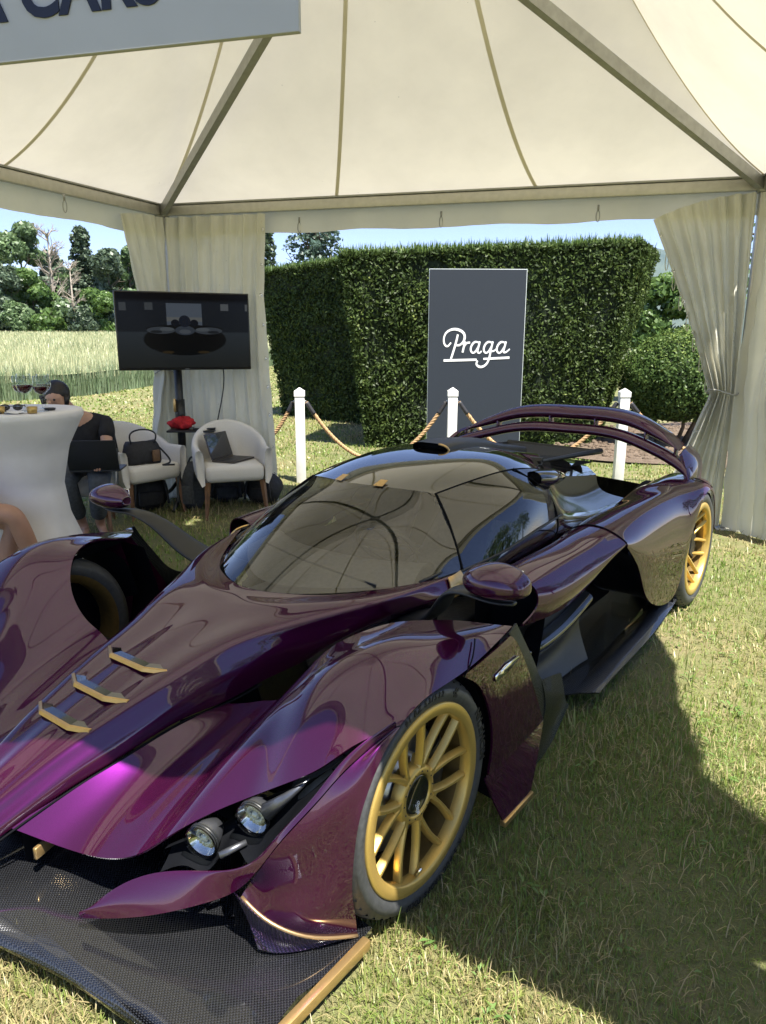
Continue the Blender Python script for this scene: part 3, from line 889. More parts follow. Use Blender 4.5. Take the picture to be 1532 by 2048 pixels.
# ================================================================== tent
A_ = Vector((-2.02, 6.98, 2.60)); B_ = Vector((2.83, 5.75, 2.60)); F_ = Vector((1.60, .70, 2.58)); G_c = Vector((-3.83, 2.09, 2.50))
APEX = Vector((-.10, 4.0, 3.69))
tent = empty('party_tent', (-.35, 3.98, 0), 0, 'cream white pagoda tent with metal frame standing over the car', 'tent')
TO = Vector(tent.location)
def T_(p): return Vector(p) - TO
corners = [A_, B_, F_, G_c]
names = ['back', 'right', 'front', 'left']
def Hf(t): return .95 * t + 1.75 * t * t
PEAKC = Vector((-.10, 4.0, 0))
for i in range(4):
    a, b = corners[i], corners[(i + 1) % 4]
    def surf_pt(s, t):
        e = a.lerp(b, s); c = Vector((PEAKC.x, PEAKC.y, 0))
        t2 = t * .97
        p = Vector((e.x + (c.x - e.x) * t2, e.y + (c.y - e.y) * t2, 0))
        edge = 4 * s * (1 - s)
        p.z = e.z + .09 + Hf(t) - .05 * edge * math.sin(math.pi * min(1, t * 1.0)) * (1 - t)
        return p
    cuts = [0, .333, .667, 1.0]
    for k in range(3):
        G = np.array([[list(T_(surf_pt(cuts[k] + (cuts[k + 1] - cuts[k]) * u, t))) for u in np.linspace(0, 1, 12)] for t in np.linspace(0, 1, 30)])
        grid_obj('roof_panel', G, 'canopy_fabric', tent, (0, 0, 1), 0)
    for sK in (cuts[1], cuts[2], 0.004):
        G = []
        for t in np.linspace(0, .99, 34):
            w = .015 / (a - b).length / max(.04, (1 - t * .97))
            G.append([list(T_(surf_pt(max(0, sK - w) if sK > .01 else 0.0, t) - Vector((0, 0, .004)))), list(T_(surf_pt(sK + w, t) - Vector((0, 0, .004))))])
        grid_obj('roof_seam', np.array(G), 'canopy_seam', tent, (0, 0, -1), 0)
    # eaves beam with a lip, butted between the corner blocks
    d = (b - a); L = d.length; rz = math.atan2(d.y, d.x)
    m = T_(a.lerp(b, .5))
    tilt = math.asin(d.z / L)
    def beam(name, off_in, z, sx, sz, mat):
        nrm = Vector((-d.y, d.x, 0)).normalized() * off_in
        q = MB(); q.box((0, 0, 0), (L - .11 if sx < .09 else L - .11, sx, sz), 0, 0, .004)
        M = Matrix.Translation(m + Vector((0, 0, z)) - nrm) @ Matrix.Rotation(rz, 4, 'Z') @ Matrix.Rotation(-tilt, 4, 'Y')
        q.v = [tuple(M @ Vector(v)) for v in q.v]
        q.build(name, mat, tent, True, 40)
    beam('eaves_beam', 0, .040, .055, .080, 'tent_metal')
    beam('beam_lip', .0, .092, .075, .016, 'rafter_metal')
    # valance, hung just outside the beam
    outv = Vector((d.y, -d.x, 0)).normalized()
    ctr = Vector((-.35, 3.98, 0))
    if (a.lerp(b, .5) - ctr).dot(outv) < 0: outv = -outv
    n = 90
    G = []
    for j, tt in enumerate(np.linspace(0, 1, 6)):
        row = []
        for k in range(n + 1):
            s = k / n; e = a.lerp(b, s) + outv * (.045 + .012 * tt * math.sin(s * 47 + i) + .006 * tt * math.sin(s * 131))
            row.append(list(T_(Vector((e.x, e.y, e.z + .115 - ((.41 if i == 2 else .285) + .008 * math.sin(s * 29)) * tt)))))  # front drop made deeper, out of view, to keep sun off the sign
        G.append(row)
    grid_obj('valance', np.array(G), 'curtain_fabric', tent, tuple(outv), 0)
    # leg + corner block + rafter
    lg = MB(); lg.box(T_(Vector((a.x, a.y, a.z / 2 + .02))), (.07, .07, a.z + .02), rz, 0, .006); lg.build('leg', 'tent_metal', tent, True, 40)
    MB().box(T_(Vector((a.x, a.y, a.z + .045))), (.105, .105, .12), rz + .785 * 0, 0, .008).build('corner_bracket', 'rafter_metal', tent, True, 40)
    MB().box(T_(Vector((a.x, a.y, .010))), (.18, .18, .012), rz, 0, .003).build('foot_plate', 'tent_metal', tent, True, 40)
    rf = MB(); pa = T_(a + Vector((0, 0, .02))); pb = T_(APEX)
    dd = (pb - pa); side = dd.cross(Vector((0, 0, 1))).normalized() * .026; upv = side.cross(dd).normalized() * .038
    pa = pa + dd.normalized() * .03
    vs = [p + sg1 * side + sg2 * upv for p in (pa, pb) for sg1, sg2 in ((-1, -1), (1, -1), (1, 1), (-1, 1))]
    rf.add(vs, [(0, 1, 5, 4), (1, 2, 6, 5), (2, 3, 7, 6), (3, 0, 4, 7), (3, 2, 1, 0), (4, 5, 6, 7)]).build('rafter', 'rafter_metal', tent, False)
MB().tube([T_(APEX + Vector((0, 0, -.12))), T_(APEX + Vector((0, 0, 1.65)))], [.055, .05], 12).build('peak_pole', 'tent_metal', tent)
MB().ball(T_(APEX), (.11, .11, .06), 14, 8).build('peak_hub', 'rafter_metal', tent)
# bungee loops hanging from the valance
for p in ((-2.27, 5.48, 2.47), (-.74, 6.70, 2.51), (.475, 6.38, 2.51), (1.69, 6.07, 2.51), (2.55, 4.4, 2.5), (2.2, 3.0, 2.5)):
    q = T_(p); L = .085
    ring = [q + Vector((.014 * math.sin(t), 0, -L * .5 - L * .5 * math.cos(t) * -1 - .0)) for t in np.linspace(0, 2 * math.pi, 13)]
    b = MB(); b.tube(ring, .0035, 5, False); b.tube([q + Vector((0, 0, .04)), q], .008, 6); b.build('bungee_loop', 'plastic_clear_grey', tent)

# curtains
def curtain(corner, dirv, W, zs, pleats, amp, label, out, top_drop=0.0, loops=False, phase=0., grommets=True, base=.02):
    o = empty('tent_curtain', (corner.x, corner.y, 0), 0, label, 'curtain', 'tied corner curtains of the tent')
    dirv = Vector(dirv).normalized(); out = Vector(out).normalized()
    ns, nt = 110, 60
    G = []
    for j in range(nt + 1):
        t = j / nt; z = corner.z - .02 - (corner.z - .02 - base) * t
        w = np.interp(z, zs, W); 
        sq = w / max(W); row = []
        for k in range(ns + 1):
            s = k / ns
            ph = s * pleats * 2 * math.pi + phase
            a_ = amp * (.35 + .65 * min(1.6, .55 / max(sq, .2))) * (1 + .3 * math.sin(7 * s + 3 * t))
            n_ = a_ * (math.sin(ph + .5 * math.sin(4 * t + s * 6)) + .35 * math.sin(ph * 2.3 + t * 5)) + .010 * math.sin(40 * s + 31 * t) * math.sin(17 * t)
            tang = .25 * a_ * math.sin(ph * 2)
            p = dirv * (.06 + s * w + tang * .6) + out * (.03 + n_)
            zz = z - top_drop * s ** 2 * (1 - t) ** 2 + .015 * math.sin(ph) * t
            row.append((p.x, p.y, max(zz, .006)))
        G.append(row)
    G = np.array(G)
    grid_obj('curtain_sheet', G, 'curtain_fabric', o, tuple(out), 0)
    zt = zs[int(np.argmin(W))] if min(W) < .5 * max(W) else None
    if zt is not None:
        w = min(W)
        c = dirv * (.06 + w / 2) + out * .03
        ring = [c + dirv * ((w / 2 + .03) * math.cos(a)) + out * ((amp * 1.6 + .03) * math.sin(a)) + Vector((0, 0, zt + .02 * math.sin(a * 2))) for a in np.linspace(0, 2 * math.pi, 25)]
        MB().tube(ring, .006, 6, False).build('tie_rope', 'plastic_clear_grey', o)
    if grommets:
        g = 9
        for k in range(g):
            j = int((k + .6) / g * nt * .95); p = Vector(G[j, -3]) + out * .004
            M = Matrix.Translation(p) @ (out * -1).to_track_quat('Z', 'Y').to_matrix().to_4x4()
            MB().lathe([(.007, 0), (.009, .003), (.014, .003), (.016, 0)], 14, M).build('grommet', 'chrome', o)
    if loops:
        for k in range(7):
            j = int((k + 1) / 9 * nt * .62) + 2; p = Vector(G[j, -2])
            lp = [p + dirv * (-.02 + .012 * math.sin(t)) - out * .02 + Vector((0, 0, -.075 + .075 * math.cos(t))) for t in np.linspace(0, 2 * math.pi, 13)]
            MB().tube(lp, .0035, 5, False).build('loop_cord', 'curtain_fabric', o)
    return o
dAB = (B_ - A_); dAB.z = 0; dAB.normalize()
dBF = (F_ - B_); dBF.z = 0; dBF.normalize(); dAG = (G_c - A_); dAG.z = 0; dAG.normalize()
nb_ = Vector((-dAB.y, dAB.x, 0))
curtain(A_, dAB, [1.0, .98, .94, .92, .96], [0, .6, 1.2, 1.9, 2.6], 6.5, .035, 'wide hanging white curtain behind the television at the left corner', -nb_, 0, False, .4)
curtain(A_, dAG, [.42, .36, .16, .36, .56], [0, .5, 1.22, 1.8, 2.6], 4, .03, 'narrow gathered white curtain left of the television', Vector((.95, -.3, 0)), .05, False, 1.2, False)
curtain(B_, -dAB, [.46, .41, .17, .34, .60, .72], [0, .4, 1.12, 1.6, 2.3, 2.6], 6, .036, 'tied white curtain sweeping back beside the box bush', -nb_, .16, True, .0)
curtain(B_, Vector((.30, -.95, 0)), [.75, .70, .50, .62, .70], [0, .4, 1.10, 1.7, 2.6], 5, .055, 'tied white curtain at the right edge of the view', Vector((-.97, .25, 0)), .12, False, 2.0)
curtain(F_, -dAB, [.55, .45, .30, .62, 1.38], [0, .4, .98, 1.6, 2.6], 6, .04, 'tied white curtain on the near side of the front right leg', -nb_, .10, False, .7, False)
curtain(F_, -dBF, [.55, .45, .30, .50, .8], [0, .4, .98, 1.6, 2.6], 6, .04, 'tied white curtain on the far side of the front right leg', Vector((-.97, .25, 0)), .10, False, .2, False)

# hanging sign on the front edge
def sign():
    br = Vector((-.128, 1.232, 1.955)); ex = -dAB
    W_, H_ = 2.6, .78
    o = empty('hanging_sign', br, 0, 'white hanging sign board with navy lettering at the tent front', 'sign')
    rz = math.atan2(dAB.y, dAB.x)
    M = Matrix.Rotation(rz, 4, 'Z')
    b = MB(); b.box((0, 0, 0), (W_, .012, H_), 0, 0, .002)
    b.v = [tuple(M @ (Vector(v) + Vector((-W_ / 2, 0, H_ / 2)))) for v in b.v]
    b.build('sign_board', 'sign_face', o, True, 40)
    # text right edge about .29 m from the right end
    fmesh('sign_lettering', 'PRAGA CARS', .105, 'navy_letter', o, .002,   .003, 0, M @ Matrix.Translation((-.225, -.0080, .0615)) @ Matrix.Rotation(R(90), 4, 'X'), 'RIGHT', 1.02)
    for k in (.2, 1.3, 2.4):
        MB().tube([M @ Vector((-k, 0, H_)), M @ Vector((-k, 0, H_ + .10))], .004, 6).build('hanger', 'tent_metal', o)
sign()
# air: haze over the whole place
def haze():
    t = NT('haze_air')
    v = t.n('ShaderNodeVolumePrincipled', Color=(.45, .68, 1.0, 1), Density=2.2e-5, Anisotropy=.2)
    t.t.links.new(v.outputs[0], t.out.inputs['Volume'])
    o = MB().box((0, 700, 830), (19800, 20600, 1860)).build('haze', 'haze_air', None, False)
    tag(o, kind='stuff')
haze()
# ================================================================== sports car (car space: x forward from the front axle, y to its left, z up)
car = empty('sports_car', (-0.6806, 2.276, 0), R(-126.857), 'glossy dark purple low sports car with gold wheels parked half under the white tent', 'sports car')
PP = 'purple_paint'
def two(name, rows, mat, nu=24, nv=24, out=(0, 0, 1), thick=.004):
    return patch(name, rows, mat, car, nu, nv, out, thick, both=True)
def mid(a, b, f=.5, d=(0, 0, 0)):
    return tuple(a[i] * (1 - f) + b[i] * f + d[i] for i in range(3))

# --- hood / nose
hood_half = []
for c, A, E in [
    ((.90, 0, .150), (.885, .030, .146), (.875, .040, .128)),
    ((.78, 0, .258), (.775, .078, .236), (.77, .100, .195)),
    ((.66, 0, .328), (.660, .108, .297), (.655, .135, .250)),
    ((.50, 0, .400), (.500, .142, .376), (.490, .175, .308)),
    ((.39, 0, .440), (.390, .166, .420), (.380, .205, .340)),
    ((.216, 0, .500), (.220, .196, .482), (.205, .242, .385)),
    ((.04, 0, .548), (.040, .230, .535), (.055, .275, .395)),
    ((-.10, 0, .580), (-.11, .290, .572), (-.06, .315, .428))]:
    hood_half.append([c, mid(c, A, .36, (0, 0, .002)), mid(c, A, .72, (0, 0, .011)), mid(c, A, .93, (0, 0, .009)), A, mid(A, E, .18, (0, .006, .0)), mid(A, E, .6, (0, .010, .008)), E])
hood_half.append([(-.20, 0, .601), (-.205, .13, .604), (-.24, .26, .606), (-.272, .348, .602), (-.28, .375, .592), (-.272, .380, .565), (-.23, .378, .51), (-.19, .360, .455)])
hood_half.append([(-.255, 0, .608), (-.28, .17, .610), (-.36, .33, .617), (-.445, .452, .619), (-.46, .475, .612), (-.452, .476, .59), (-.41, .46, .54), (-.38, .42, .495)])
hood_half.append([(-.285, 0, .611), (-.33, .19, .612), (-.46, .365, .618), (-.60, .512, .631), (-.62, .535, .627), (-.613, .538, .608), (-.575, .52, .56), (-.56, .475, .518)])
hood_half.append([(-.30, 0, .613), (-.36, .20, .614), (-.52, .385, .620), (-.77, .558, .642), (-.80, .575, .645), (-.79, .59, .63), (-.75, .598, .60), (-.73, .585, .575)])
Gh = surf_grid(full(hood_half), 90, 121)
grid_obj('hood', Gh, PP, car, (0, 0, 1), .004)
# panel gap strip between nose and front wing panel
gap = [r[7] for r in hood_half[1:8]]
for s in (1, -1):
    g_ = spl(gap, 40)
    MB().tube([(p[0] + .002, s * (p[1] + .008), p[2] - .004) for p in g_], .0032, 6).build('panel_gap', 'void_black', car)
# tub side below the hood edge
ed = [r[7] for r in hood_half[5:]]
two('tub_side', [[e, (e[0], e[1] - .03, e[2] - .10), (e[0], e[1] - .05, .10)] for e in ed], 'gloss_black', 30, 12, (0, 1, 0), 0)

# --- front wing panel + fender, one continuous shell per side
ST = [  # front edge, rear edge, bulges at 1/4, 1/2, 3/4
    ((.690, .112, .238), (.050, .285, .385), (.006, .010, .008)),
    ((.595, .265, .192), (.045, .360, .412), (.010, .013, .010)),
    ((.560, .400, .208), (.040, .430, .440), (.018, .020, .012)),
    ((.528, .480, .240), (.045, .500, .468), (.014, .015, .010)),
    ((.492, .550, .298), (.050, .560, .520), (.024, .030, .018)),
    ((.425, .632, .360), (.040, .610, .590), (.035, .045, .028)),
    ((.362, .710, .405), (.000, .660, .655), (.050, .062, .036)),
    ((.338, .798, .462), (-.06, .705, .690), (.066, .080, .044)),
    ((.300, .888, .522), (-.17, .748, .700), (.074, .090, .048)),
    ((.258, .950, .580), (-.31, .775, .672), (.068, .086, .050)),
    ((.200, .984, .600), (-.40, .850, .660), (.050, .068, .040)),
    ((.165, .998, .606), (-.455, .925, .650), (.034, .046, .030))]
rows = []
for f_, r_, b in ST:
    rows.append([f_, mid(f_, r_, .25, (0, 0, b[0])), mid(f_, r_, .5, (0, 0, b[1])), mid(f_, r_, .75, (0, 0, b[2])), r_])
rows[0] = [(.676, .126, .244), (.500, .181, .303), (.355, .218, .345), (.205, .249, .380), (.055, .282, .390)]
rows.append([(.138, 1.008, .603), (.04, 1.010, .630), (-.09, 1.010, .630), (-.26, 1.003, .630), (-.485, .985, .648)])
two('front_fender', rows, PP, 90, 40, (0, 0, 1), .005)
fr_lip = [s[0] for s in ST]
# underside of the wing panel (dark duct roof) and inner fender wall
two('fender_liner', [[mid(f_, r_, .06, (0, 0, -.012)), mid(f_, r_, .4, (0, 0, -.03)), mid(f_, r_, .75, (0, 0, -.03)), mid(f_, r_, .99, (0, -.004, -.012))] for f_, r_, b in ST[:10]], 'void_black', 24, 10, (0, 0, -1), 0)
inn = [ST[i][1] for i in (3, 4, 5, 6, 7, 8, 9)] + [(-.45, .86, .648)]
0 and two('fender_inner_wall', [[(e[0], e[1] + .004, e[2] - .006), (e[0] - .01, e[1] + .02, e[2] * .55), (e[0] - .02, e[1] + .03, .12)] for e in inn], 'void_black', 24, 8, (0, -1, 0), 0)
# lower blade (canard)
Lc = [(.665, .415, .112), (.59, .57, .148), (.50, .68, .178), (.448, .748, .215), (.430, .815, .300), (.404, .868, .388), (.345, .925, .478), (.282, .962, .545), (.156, 1.004, .603)]
Uc = [(.660, .418, .118), (.60, .485, .192), (.534, .575, .238), (.470, .675, .250), (.424, .775, .286), (.388, .828, .356), (.350, .892, .446), (.268, .952, .562), (.150, 1.000, .606)]
two('lower_blade', [[l, mid(l, u, .35, (.0, 0, .014)), mid(l, u, .7, (0, 0, .012)), u] for l, u in zip(Lc, Uc)], PP, 48, 12, (.3, 0, 1), .006)
# headlight bay behind the lip
lipb = [(.50, .55, .270), (.47, .60, .300), (.425, .66, .335), (.365, .715, .388), (.338, .800, .446), (.300, .890, .506), (.256, .950, .563), (.175, .995, .596)]
Ub = [Uc[2], (.49, .62, .25), Uc[3], (.41, .70, .295), Uc[4], Uc[5], Uc[6], Uc[7]]
two('headlight_bay', [[l, mid(l, u, .35, (-.042, -.020, .004)), mid(l, u, .75, (-.038, -.020, .0)), u] for l, u in zip(lipb, Ub)], 'void_black', 40, 14, (1, .3, 0), 0)
# front duct interior (dark) behind the blade
two('duct_wall', [[(.64, .11, .22), (.64, .11, .09)], [(.30, .14, .28), (.30, .14, .09)], [(.18, .30, .34), (.18, .30, .09)], [(.20, .5, .36), (.2, .5, .09)], [(.36, .64, .30), (.36, .64, .09)], [(.44, .73, .20), (.44, .74, .09)]], 'void_black', 30, 6, (1, 0, 0), 0)
# side panel ahead of the wheel
SP = [
    [(.442, .762, .205), (.432, .835, .172), (.375, .915, .128), (.262, .972, .078)],
    [(.425, .780, .245), (.42, .850, .215), (.38, .930, .185), (.285, .984, .165)],
    [(.430, .817, .298), (.40, .875, .275), (.355, .945, .258), (.304, .992, .246)],
    [(.404, .870, .386), (.375, .918, .380), (.33, .960, .378), (.300, 1.001, .382)],
    [(.345, .927, .476), (.328, .957, .470), (.30, .985, .468), (.272, 1.006, .472)],
    [(.282, .964, .543), (.265, .98, .548), (.24, .998, .560), (.210, 1.009, .556)],
    [(.150, 1.006, .603), (.147, 1.007, .602), (.144, 1.008, .601), (.140, 1.009, .600)]]
two('wheel_front_panel', SP, PP, 40, 20, (.6, 1, 0), .006)
for s in (1, -1):
    MB().tube([(p[0] + .001, s * (p[1] + .001), p[2] - .002) for p in spl(SP[0], 16)], .005, 6).build('bronze_edge', 'bronze_edge', car)
# curved carbon fence under it
two('splitter_fence', [
    [(.452, .745, .212), (.440, .832, .172), (.380, .912, .126), (.262, .972, .082)],
    [(.440, .776, .146), (.426, .836, .116), (.370, .904, .096), (.256, .971, .078)],
    [(.445, .815, .086), (.425, .850, .080), (.370, .905, .078), (.255, .972, .074)]], 'carbon_purple', 14, 20, (1, .6, .2), .003)
# splitter
spl_rows = []
for y, xf, zf in [(0, .83, .105), (.15, .822, .098), (.287, .80, .078), (.463, .757, .068), (.60, .733, .064), (.70, .722, .062), (.80, .712, .062), (.90, .704, .062), (.985, .698, .062)]:
    xb = .10 if y < .72 else .22
    spl_rows.append([(xf, y, zf), (mid((xf, 0, 0), (xb, 0, 0), .3)[0], y, zf + .004), (mid((xf, 0, 0), (xb, 0, 0), .65)[0], y, zf + .008), (xb, y, .074)])
patch('front_splitter', full(spl_rows), 'carbon_twill', car, 80, 20, (0, 0, 1), .014)
for s in (1, -1):
    MB().box((.478, s * .996, .063), (.45, .024, .030), 0, 0, .005).build('splitter_end_strip', 'gold_trim', car, True, 40)
    MB().tube([(p[0] + .002, s * p[1], p[2] - .004) for p in spl([r[0] for r in spl_rows], 30)], .003, 6).build('splitter_lip', 'satin_black', car)
# small gold hook in the duct
for s in (1, -1):
    MB().box((.60, s * .17, .172), (.10, .012, .035), s * .3, 0, .003).build('duct_strake', 'gold_trim', car)

# --- hood trims (three chevrons)
for c, i, o in [((.464, 0, .420), (.464, .076, .414), (.434, .137, .409)), ((.352, 0, .463), (.349, .078, .457), (.315, .149, .453)), ((.222, 0, .509), (.216, .086, .503), (.171, .166, .497))]:
    pts = [(o[0], -o[1], o[2]), (i[0], -i[1], i[2]), (i[0], i[1], i[2]), o]
    vs = []; fs = []
    for (x, y, z) in pts:
        vs += [(x + .006, y, z + .002), (x + .003, y, z + .013), (x - .006, y, z + .014), (x - .008, y, z + .002)]
    for k in range(3):
        for j in range(4):
            fs.append((k * 4 + j, k * 4 + (j + 1) % 4, k * 4 + 4 + (j + 1) % 4, k * 4 + 4 + j))
    fs += [(0, 1, 2, 3), (15, 14, 13, 12)]
    MB().add(vs, fs).build('hood_trim', 'gold_trim', car, False)
    vs = []
    for (x, y, z) in pts:
        vs += [(x - .008, y * .97, z + .012), (x - .034, y * .90, z + .012)]
    MB().add(vs, [(0, 1, 3, 2), (2, 3, 5, 4), (4, 5, 7, 6)]).build('vent_slot', 'gloss_black', car, False)

# --- panel behind the front wheel
arch = [(-.157, 1.005, .614), (-.238, 1.006, .560), (-.300, 1.006, .480), (-.335, 1.006, .400), (-.350, 1.005, .300), (-.335, 1.003, .215)]
rear = [(-.455, .998, .632), (-.487, 1.002, .600), (-.560, 1.006, .495), (-.625, 1.006, .390), (-.680, 1.005, .300), (-.722, 1.003, .226)]
two('wheel_rear_panel', [[a, mid(a, b, .35, (0, .004, 0)), mid(a, b, .7, (0, .004, 0)), b] for a, b in zip(arch, rear)], PP, 26, 14, (0, 1, 0), .008)
cb = [(-.505, .990, .652), (-.548, .998, .585), (-.625, 1.003, .480), (-.69, 1.0, .400), (-.76, .99, .345), (-.79, .985, .260)]
two('carbon_blade', [[a, mid(a, b, .5, (0, .001, 0)), b] for a, b in zip([(-.44, .998, .640)] + rear[1:], cb)], 'carbon_satin', 24, 8, (0, 1, 0), .006)
two('carbon_tail', [[(-.70, 1.000, .385), (-.86, .962, .325), (-.99, .95, .285)], [(-.735, 1.002, .30), (-.86, .975, .25), (-1.03, .95, .20)], [(-.722, 1.004, .226), (-.84, .985, .16), (-1.06, .95, .135)], [(-.62, 1.02, .10), (-.80, 1.0, .09), (-1.12, .94, .10)]], 'carbon_satin', 20, 16, (0, 1, .2), .005)
two('skirt_fin', [[(-.315, 1.003, .215), (-.52, 1.004, .222), (-.722, 1.004, .228)], [(-.345, 1.02, .13), (-.48, 1.022, .142), (-.66, 1.022, .165)], [(-.372, 1.045, .050), (-.45, 1.045, .055), (-.56, 1.045, .062)]], PP, 12, 14, (0, 1, .3), .006)
for s in (1, -1):
    MB().box((-.465, s * 1.043, .047), (.20, .022, .020), 0, 0, .004).build('skirt_strip', 'gold_trim', car, True, 40)
    MB().tube([(-.336, s * 1.012, .538), (-.40, s * 1.014, .546), (-.484, s * 1.012, .552)], [(.004, .011), (.004, .016), (.003, .006)], 12).build('fender_badge', 'chrome', car)
    fmesh('badge_lettering', 'BOHEMA', .013, 'satin_black', car, .001, 0, .2, Matrix.Translation((-.405, s * 1.0185, .541)) @ Matrix.Rotation(R(180 if s > 0 else 0), 4, 'Z') @ Matrix.Rotation(R(90), 4, 'X') @ Matrix.Rotation(R(-3 * s), 4, 'Z'))
    g_ = spl([(-.157, s * 1.009, .612), (-.205, s * 1.004, .640), (-.29, s * .965, .668)], 10)
    MB().tube(g_, .0022, 5).build('panel_seam', 'void_black', car)

# --- floor
floor_half = []
for x, y in [(-.40, .86), (-.75, .86), (-1.22, .86), (-1.65, .86), (-2.0, .85), (-2.35, .83), (-2.66, .80)]:
    floor_half.append([(x, 0, .085), (x, y * .55, .085), (x, y - .05, .086), (x, y, .088)])
two('side_sill', [[(-1.16, .858, .089), (-1.235, .925, .094), (-1.315, .992, .084)], [(-1.40, .858, .089), (-1.42, .925, .101), (-1.45, .990, .090)], [(-1.70, .858, .089), (-1.70, .925, .106), (-1.70, .990, .092)], [(-2.05, .848, .089), (-2.05, .918, .112), (-2.05, .984, .094)], [(-2.40, .826, .089), (-2.40, .900, .122), (-2.40, .963, .098)], [(-2.67, .798, .089), (-2.67, .880, .130), (-2.67, .945, .104)]], 'carbon_twill', 50, 12, (0, 0, 1), .006)
patch('floor_pan', full(floor_half), 'carbon_twill', car, 40, 31, (0, 0, 1), .010)
# --- sidepod
pod = [
    [(-.93, .600, .560), (-.945, .690, .628), (-.955, .780, .634), (-.965, .842, .598), (-.960, .852, .535), (-.915, .812, .462)],
    [(-1.10, .605, .560), (-1.10, .695, .648), (-1.10, .785, .648), (-1.10, .860, .606), (-1.10, .886, .548), (-1.08, .868, .474)],
    [(-1.40, .612, .545), (-1.40, .700, .655), (-1.40, .795, .662), (-1.40, .880, .622), (-1.40, .908, .565), (-1.37, .884, .502)],
    [(-1.56, .612, .575), (-1.56, .698, .662), (-1.56, .800, .674), (-1.56, .886, .640), (-1.56, .917, .600), (-1.53, .900, .562)],
    [(-1.70, .608, .590), (-1.70, .695, .668), (-1.70, .805, .682), (-1.70, .892, .652), (-1.70, .926, .630), (-1.70, .926, .615)]]
two('sidepod', pod, PP, 44, 36, (0, .5, 1), .006)
fen = [
    [(-1.706, .608, .590), (-1.706, .695, .668), (-1.706, .805, .682), (-1.706, .892, .652), (-1.706, .930, .628), (-1.706, .932, .610)],
    [(-1.90, .585, .600), (-1.90, .690, .668), (-1.90, .812, .692), (-1.90, .902, .655), (-1.90, .945, .575), (-1.88, .944, .455)],
    [(-2.10, .560, .580), (-2.10, .690, .672), (-2.10, .815, .704), (-2.10, .908, .662), (-2.10, .957, .520), (-2.03, .955, .270)],
    [(-2.38, .550, .560), (-2.38, .695, .680), (-2.38, .822, .714), (-2.38, .918, .668), (-2.38, .968, .500), (-2.40, .972, .175)],
    [(-2.56, .550, .555), (-2.56, .700, 0.714), (-2.56, .828, .718), (-2.56, .925, .676), (-2.56, .975, .540), (-2.545, .982, .330)],
    [(-2.72, .550, .555), (-2.72, .705, 0.718), (-2.72, .832, .724), (-2.72, .935, .694), (-2.72, .978, .645), (-2.70, .988, .570)],
    [(-2.87, .550, .555), (-2.87, .705, 0.720), (-2.87, .835, .726), (-2.87, .938, .712), (-2.87, .975, .695), (-2.87, .988, .678)],
    [(-3.02, .550, .555), (-3.02, .705, 0.716), (-3.02, .835, .722), (-3.02, .935, .704), (-3.04, .974, .675), (-3.04, .984, .645)],
    [(-3.18, .550, .550), (-3.18, .700, 0.705), (-3.18, .830, .708), (-3.18, .925, .680), (-3.20, .960, .600), (-3.17, .978, .520)],
    [(-3.34, .550, .53), (-3.34, .690, .640), (-3.34, .815, .665), (-3.34, .900, .620), (-3.34, .930, .500), (-3.27, .965, .36)]]
two('rear_fender', fen, PP, 80, 44, (0, .5, 1), .006)
# rear fender leading wall / air intake void
lead = [(-1.712, .925, .607), (-1.88, .938, .455), (-2.03, .948, .270), (-2.40, .965, .175)]
two('rear_intake_wall', [[p, (p[0] - .06, p[1] - .10, p[2] * .95 + .01), (p[0] - .05, .60, p[2] * .9 + .02)] for p in lead], 'gloss_black', 20, 12, (1, .3, 0), 0)
# undercut vanes under the sidepod
low = [r[5] for r in pod]
two('sidepod_undercut', [[(p[0], p[1] - .002, p[2] + .002), (p[0] - .02, p[1] - .085, p[2] - .07), (p[0] - .03, p[1] - .11, p[2] - .14)] for p in low], 'satin_black', 30, 10, (0, 1, -.2), 0)
two('sidepod_vane', [[(p[0] - .03, p[1] - .105, p[2] - .135), (p[0] - .03, p[1] - .055, p[2] - .165), (p[0] - .03, p[1] - .10, p[2] - .24)] for p in low[:4]], 'gloss_black', 30, 12, (0, 1, 0), 0)
two('lower_vane', [[(p[0] - .03, p[1] - .10, p[2] - .235), (p[0] - .04, p[1] - .115, p[2] - .30), (p[0] - .04, p[1] - .06, .098)] for p in low[:4]], 'satin_black', 30, 12, (0, 1, 0), 0)
two('sidepod_inner_wall', [[(-.94, .60, .56), (-.94, .60, .1)], [(-1.3, .64, .5), (-1.3, .66, .1)], [(-1.9, .60, .58), (-1.9, .62, .1)], [(-2.5, .6, .56), (-2.5, .6, .1)]], 'void_black', 14, 5, (0, 1, 0), 0)
# duct behind the front wheel, from channel into the sidepod intake
two('intake_back_wall', [[(-1.02, .58, .60), (-1.02, .86, .56)], [(-1.06, .58, .3), (-1.06, .84, .42)], [(-1.06, .58, .1), (-1.06, .80, .1)]], 'void_black', 8, 6, (1, 0, 0), 0)
two('front_wheelhouse', [[(-.42, .80, .60), (-.42, .985, .60)], [(-.46, .76, .35), (-.47, .985, .35)], [(-.44, .74, .09), (-.40, .99, .09)]], 'void_black', 10, 6, (1, 0, 0), 0)
two('rear_wheelhouse', [[(-2.50, .62, .60), (-2.50, .955, .60)], [(-2.50, .62, .12), (-2.50, .955, .12)]], 'void_black', 4, 4, (-1, 0, 0), 0)
two('rear_arch_liner', [[(-2.50, .62, .50), (-2.52, .972, .42)], [(-2.66, .62, .64), (-2.68, .975, .60)], [(-2.87, .62, .69), (-2.87, .975, .665)], [(-3.06, .62, .66), (-3.05, .97, .625)], [(-3.2, .62, .5), (-3.18, .965, .49)]], 'void_black', 14, 5, (0, 0, -1), 0)
